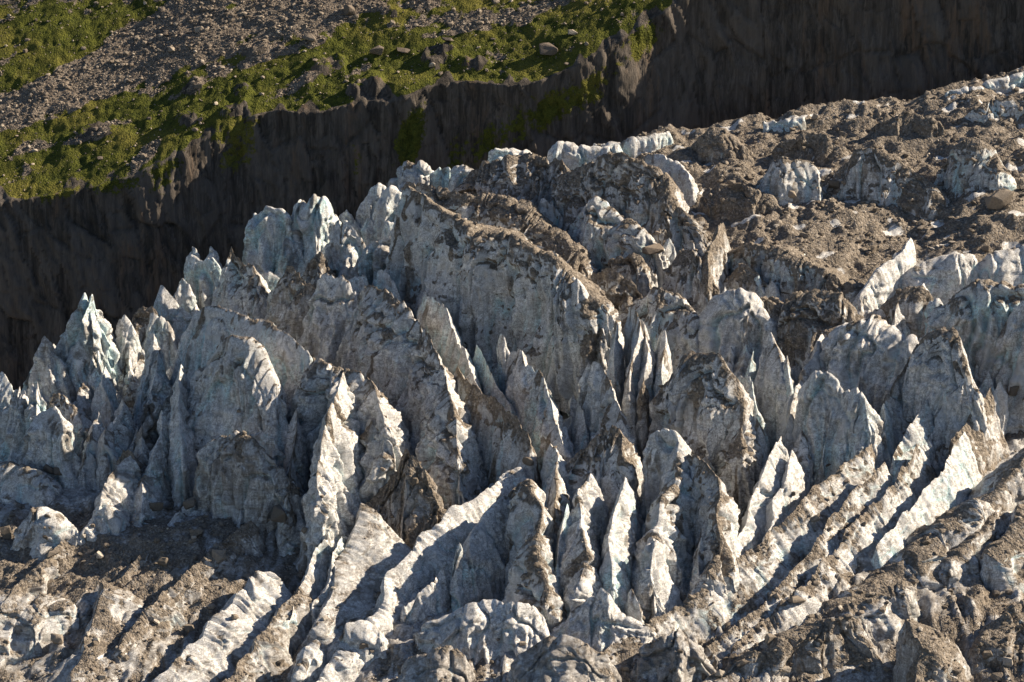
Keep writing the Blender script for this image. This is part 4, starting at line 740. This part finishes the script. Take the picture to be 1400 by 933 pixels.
def sample(SC, n, jitter=True):
    w = np.concatenate([s[3] for s in SC]); A = np.concatenate([s[0] for s in SC]); Bv = np.concatenate([s[1] for s in SC]); Cv = np.concatenate([s[2] for s in SC])
    i = np.searchsorted(np.cumsum(w)/w.sum(), rng.uniform(size=n)).clip(0, len(w)-1)
    a, b = rng.uniform(size=(2, n, 1))
    return A[i]+a*Bv[i]+b*Cv[i]
def inframe(P, m=60):
    u, v = pix(P); return (u > -m) & (u < 1400+m) & (v > -m) & (v < 933+m)
NR = 110000
P = sample(SCAT, int(NR*1.5)); P = P[inframe(P)][:NR]
cl_ = noise(P[:, 0]/6, P[:, 1]/6, 0, 95)         # stones gather in patches
P = P[rng.uniform(size=len(P)) < 0.35+0.65*sstep(-0.3, 0.35, cl_)]
size = 0.095*(1-rng.uniform(size=len(P)))**(-0.48); uu_, vv_ = pix(P); size = size*(1+0.45*sstep(430, 330, vv_)*sstep(560, 800, uu_)+0.3*sstep(760, 850, vv_)); size = np.minimum(size*(1+0.5*sstep(0.0, 0.5, noise(P[:, 0]/9, P[:, 1]/9, 0, 96))), 0.85)
P[:, 2] += size*0.15
v, f = rock_cloud(P, size)
link('rubble', mesh_from('rubble', v, None, f, [M_ROCK], smooth=False), label='grey brown angular rubble strewn over the dirty ice', cat='rubble', kind='stuff')
print('rubble', len(P))
# scree on the slope
a_ = Ph[:-1, :-1]; b_ = Ph[:-1, 1:]-a_; c_ = Ph[1:, :-1]-a_
ar = np.linalg.norm(np.cross(b_, c_), axis=-1)
w = ar*(0.06*sl[:-1, :-1]+sstep(0.35, 0.6, scr[:-1, :-1]))*(nzh[:-1, :-1] > 0.35)*(sl[:-1, :-1] > 0.3)
P = sample([(a_.reshape(-1, 3), b_.reshape(-1, 3), c_.reshape(-1, 3), w.ravel())], 42000); P = P[inframe(P, 40)]
size = np.minimum(0.15*(1-rng.uniform(size=len(P)))**(-0.40), 0.95); P[:, 2] += size*0.1
v, f = rock_cloud(P, size)
link('scree', mesh_from('scree', v, None, f, [M_SCREE], smooth=False), label='tan stones of the scree slope above the cliff', cat='scree', kind='stuff')
print('scree', len(P))
# single boulders: rounded-edge angular blocks
import bmesh
def boulder_mesh(seed, sx, sy, sz, sharp=0.5):
    r = random.Random(seed); bm = bmesh.new()
    for _ in range(16):
        v = [r.uniform(-1, 1) for _ in range(3)]; m = max(abs(c) for c in v)
        v = [c/m*r.uniform(0.85, 1.0) if r.random() < 0.85 else c for c in v]
        bm.verts.new((v[0]*sx, v[1]*sy, v[2]*sz))
    h = bmesh.ops.convex_hull(bm, input=bm.verts)
    bmesh.ops.delete(bm, geom=[g for g in h['geom_interior'] if isinstance(g, bmesh.types.BMVert)], context='VERTS')
    bmesh.ops.dissolve_limit(bm, angle_limit=0.25, verts=bm.verts, edges=bm.edges)
    bmesh.ops.bevel(bm, geom=list(bm.edges), offset=0.07*min(sx, sy, sz), segments=1, affect='EDGES')
    bmesh.ops.triangulate(bm, faces=bm.faces)
    bmesh.ops.subdivide_edges(bm, edges=list(bm.edges), cuts=1, use_grid_fill=True)
    bmesh.ops.subdivide_edges(bm, edges=[e for e in bm.edges if e.calc_length() > 0.5*min(sx, sy, sz)], cuts=1)
    for v in bm.verts:
        n = noise(v.co.x*1.5/sx+seed, v.co.y*1.5/sx, v.co.z*1.5/sx, 3); v.co *= 1+0.06*float(n)
    me = bpy.data.meshes.new('boulder'); bm.to_mesh(me); bm.free(); return me
import mathutils
from mathutils.bvhtree import BVHTree
def cast(u, v):
    dx = (u-700)/F; dy = (466.5-v)/F
    d = mathutils.Vector((dx, ST*dy+CT, CT*dy-ST)).normalized()
    dg = bpy.context.evaluated_depsgraph_get()
    ok, loc, nrm, i, ob, m = bpy.context.scene.ray_cast(dg, mathutils.Vector((0, 0, 0)), d)
    return loc if ok else None
def boulder(label, u, v, wpx, hpx, mat=M_ROCK, seed=0, group=None, yaw=None, name='boulder', depth=0.8, cat='boulder', tilt=0.15):
    loc = cast(u, v+hpx*0.5)
    if loc is None: return None
    s = loc.length/F
    sx, sz = wpx*s/2, hpx*s/2
    me = boulder_mesh(seed*7+3, sx, (sx+sz)/2*depth*1.1, sz); me.materials.append(mat); me.name = name
    o = link(name, me, (loc.x, loc.y, loc.z+sz*0.62), label=label, cat=cat, group=group)
    r = random.Random(seed); o.rotation_euler = (r.uniform(-tilt, tilt), r.uniform(-tilt, tilt), r.uniform(-0.6, 0.6) if yaw is None else yaw)
    return o
BOULD = [
 ('largest lone grey boulder with a pointed top on the upper right debris', 1366, 268, 36, 30, 1),
 ('pale squarish stone beside a sunlit gravel crest in the upper right', 1083, 264, 15, 13, 2),
 ('dark round topped boulder under the tan ice scarp mound', 1141, 250, 18, 14, 3),
 ('dark boulder cluster block at the right edge beside the sharp small pyramid', 1388, 531, 22, 15, 104),
 ('grey boulder in the shade at the foot of the bluish fin, left', 213, 689, 20, 14, 5),
 ('larger squarish boulder right of the grey one at the foot of the slender fin', 259, 686, 19, 19, 6),
 ('round brown boulder below the squarish one on the gravel flat', 269, 726, 18, 15, 7),
 ('large pale rounded boulder lying in shadow beside the shaded ice bulge', 383, 699, 27, 22, 8),
 ('tall brown boulder at the right end of the gravel flat', 299, 755, 17, 20, 9),
 ('small pyramid shaped tan stone on the bottom left ice slope', 78, 871, 19, 18, 10),
 ('flat tan slab on the gravel at the left', 74, 755, 24, 8, 11),
 ('tilted pale stone on the gravel at the left, right of the flat slab', 138, 757, 13, 13, 12),
 ('angular tan block on ice above the gravel at far left', 68, 638, 20, 15, 13),
 ('brown block touching the angular tan block at far left', 80, 642, 15, 13, 14),
 ('reddish round stone at the far left edge', 9, 726, 16, 17, 15),
 ('pale stone lump in the middle of the gravel flat', 222, 765, 16, 15, 16),
 ('small light slab on the long sunlit ridge near the bottom', 321, 842, 11, 9, 17),
 ('tan stone in the dark gully left of the long sunlit ridge', 260, 857, 17, 9, 18),
 ('orange tan block wedged at the top of the longest bright ridge', 722, 628, 18, 14, 19),
 ('flat long slab on rubble near the bottom edge right of centre', 1016, 903, 22, 10, 20),
 ('pale block in the rubble at the bottom edge left of the flat long slab', 985, 918, 16, 11, 21),
 ('small pale block directly left of the pale block at the bottom edge', 963, 922, 12, 12, 22),
 ('brown stone perched at the end of the diagonal ridge, lower right', 1090, 818, 26, 10, 23),
 ('dark block among rubble below the perched brown stone', 1052, 872, 20, 16, 24),
 ('square block in the bottom right corner rubble', 1378, 903, 17, 16, 25),
 ('long slab in the bottom right corner rubble', 1366, 924, 26, 12, 26),
 ('stone on the brown rubble cone left of the bright diagonal ridge', 568, 656, 12, 14, 27),
 ('brown lump high on the rubble edge right of the deep furrow', 1350, 893, 14, 12, 28),
 ('grey block on the rubble plateau near its blue ice edge', 1195, 338, 15, 11, 29),
 ('squarish stone on the plateau near the right edge of the photo', 1348, 338, 13, 9, 30),
 ('pale stone on the debris below the dark skyline mound', 1000, 248, 13, 9, 31),
 ('dark angular stone on the skyline right of the dark gravel mound', 1116, 158, 12, 9, 32),
]
ledge = None
HILLB = [
 ('square pale boulder with a bright side alone on the upper grass slope', 424, 49, 20, 13, 41),
 ('rounded grey boulder on the grass above the cliff, left of a long flat one', 517, 67, 22, 14, 42),
 ('long flat boulder on the grass right of the rounded grey one', 552, 68, 24, 8, 43),
 ('big tan outcrop boulder at the top edge of the hillside', 479, 11, 20, 16, 44),
 ('flat pale rock on the grass in the upper centre', 612, 53, 18, 6, 45),
 ('dark crag block standing at the grass edge of the cliff, upper centre', 750, 64, 26, 18, 46),
 ('small pale boulder above the dark crag block', 783, 43, 14, 8, 47),
 ('tan slab in the scree near the top left', 272, 38, 14, 9, 48),
 ('pale boulder at the lower end of the scree on the left', 236, 66, 13, 8, 49),
 ('light rock on the grass left of the cliff gully', 271, 117, 12, 8, 50),
]
bpy.context.view_layer.update()
made = []
for lab, u, v, w_, h_, sd in BOULD:
    made.append(boulder(lab, u, v, w_, h_, M_ROCK, sd))
for lab, u, v, w_, h_, sd in HILLB:
    made.append(boulder(lab, u, v, w_, h_, M_SCREE, sd))
boulder('sand coloured flat rock ledge beside the tiny white tuft of ice', 893, 338, 30, 13, M_SCREE, 61, yaw=0.2, name='rock_slab', depth=1.0, cat='rock slab')
ZONES = [('upper right debris field', 950, 1400, 150, 330, 46), ('gravel top of the huge central wall', 600, 800, 255, 360, 12), ('streaked debris hill right of the centre skyline', 820, 960, 215, 320, 12),
         ('gravel flat at the left', 20, 320, 690, 800, 30), ('rubble in the bottom right corner', 1000, 1400, 800, 930, 44), ('brown rubble cone left of the bright ridge', 515, 590, 625, 725, 9), ('bottom edge rubble in the centre', 480, 960, 870, 930, 14), ('bouldery gully between diagonal ridges', 1080, 1190, 635, 740, 14)]
protos = [boulder_mesh(200+i, 1, random.Random(i).uniform(.6, .95), random.Random(i+9).uniform(.45, .75)) for i in range(9)]
for p in protos: p.materials.append(M_ROCK); p.name = 'rock'
rr = random.Random(11)
for zn, u0, u1, v0, v1, cnt in ZONES:
    for k in range(cnt):
        for _try in range(6):
            u, v = rr.uniform(u0, u1), rr.uniform(v0, v1)
            l = cast(u, v)
            if l is not None and l.y < 790 and cast(u, v-3) is not None: break
        s = rr.uniform(2.6, 5.0)*l.length/F*(1.4 if rr.random() < 0.15 else 1)
        o = link('rock', protos[rr.randrange(9)], (l.x, l.y, l.z+0.25*s), label='angular grey brown rock lying in the '+zn, cat='rock', group='rocks in the '+zn)
        o.scale = (s, s, s); o.rotation_euler = (rr.uniform(-.3, .3), rr.uniform(-.3, .3), rr.uniform(0, 6.28))
# ---------------------------------------------------------------- light, sky, camera
SUN_AZ, SUN_EL = rad(11), rad(32)                # azimuth measured from +x (right) toward +y (away from the camera)
sd = np.array([math.cos(SUN_EL)*math.cos(SUN_AZ), math.cos(SUN_EL)*math.sin(SUN_AZ), math.sin(SUN_EL)])
sun = bpy.data.lights.new('sun', 'SUN'); sun.energy = 5.0; sun.angle = rad(0.5); sun.color = (1.0, 0.85, 0.65)
so = bpy.data.objects.new('sun', sun); C.objects.link(so); so.location = (200, 0, 200)
so.rotation_euler = mathutils.Vector(sd).to_track_quat('Z', 'Y').to_euler()
sc = bpy.context.scene
w = bpy.data.worlds.new('World'); sc.world = w; w.use_nodes = True
nt = w.node_tree; bg = nt.nodes['Background']
sky = nt.nodes.new('ShaderNodeTexSky'); sky.sky_type = 'NISHITA'; sky.sun_disc = False
sky.sun_elevation = SUN_EL; sky.sun_rotation = math.atan2(sd[0], sd[1]); sky.altitude = 1900
nt.links.new(sky.outputs[0], bg.inputs[0]); bg.inputs[1].default_value = 0.05
cam = bpy.data.cameras.new('camera'); co = bpy.data.objects.new('camera', cam); C.objects.link(co)
cam.sensor_width = 36; cam.lens = 36*F/1400; cam.clip_start = 1; cam.clip_end = 5000
co.rotation_euler = (math.pi/2-TH, 0, 0)
sc.camera = co
sc.view_settings.view_transform = 'Standard'; sc.view_settings.look = 'None'; sc.view_settings.exposure = 1.05; sc.view_settings.gamma = 1
sc.view_settings.use_curve_mapping = False
sc.cycles.max_bounces = 5; sc.cycles.diffuse_bounces = 2; sc.cycles.use_denoising = True
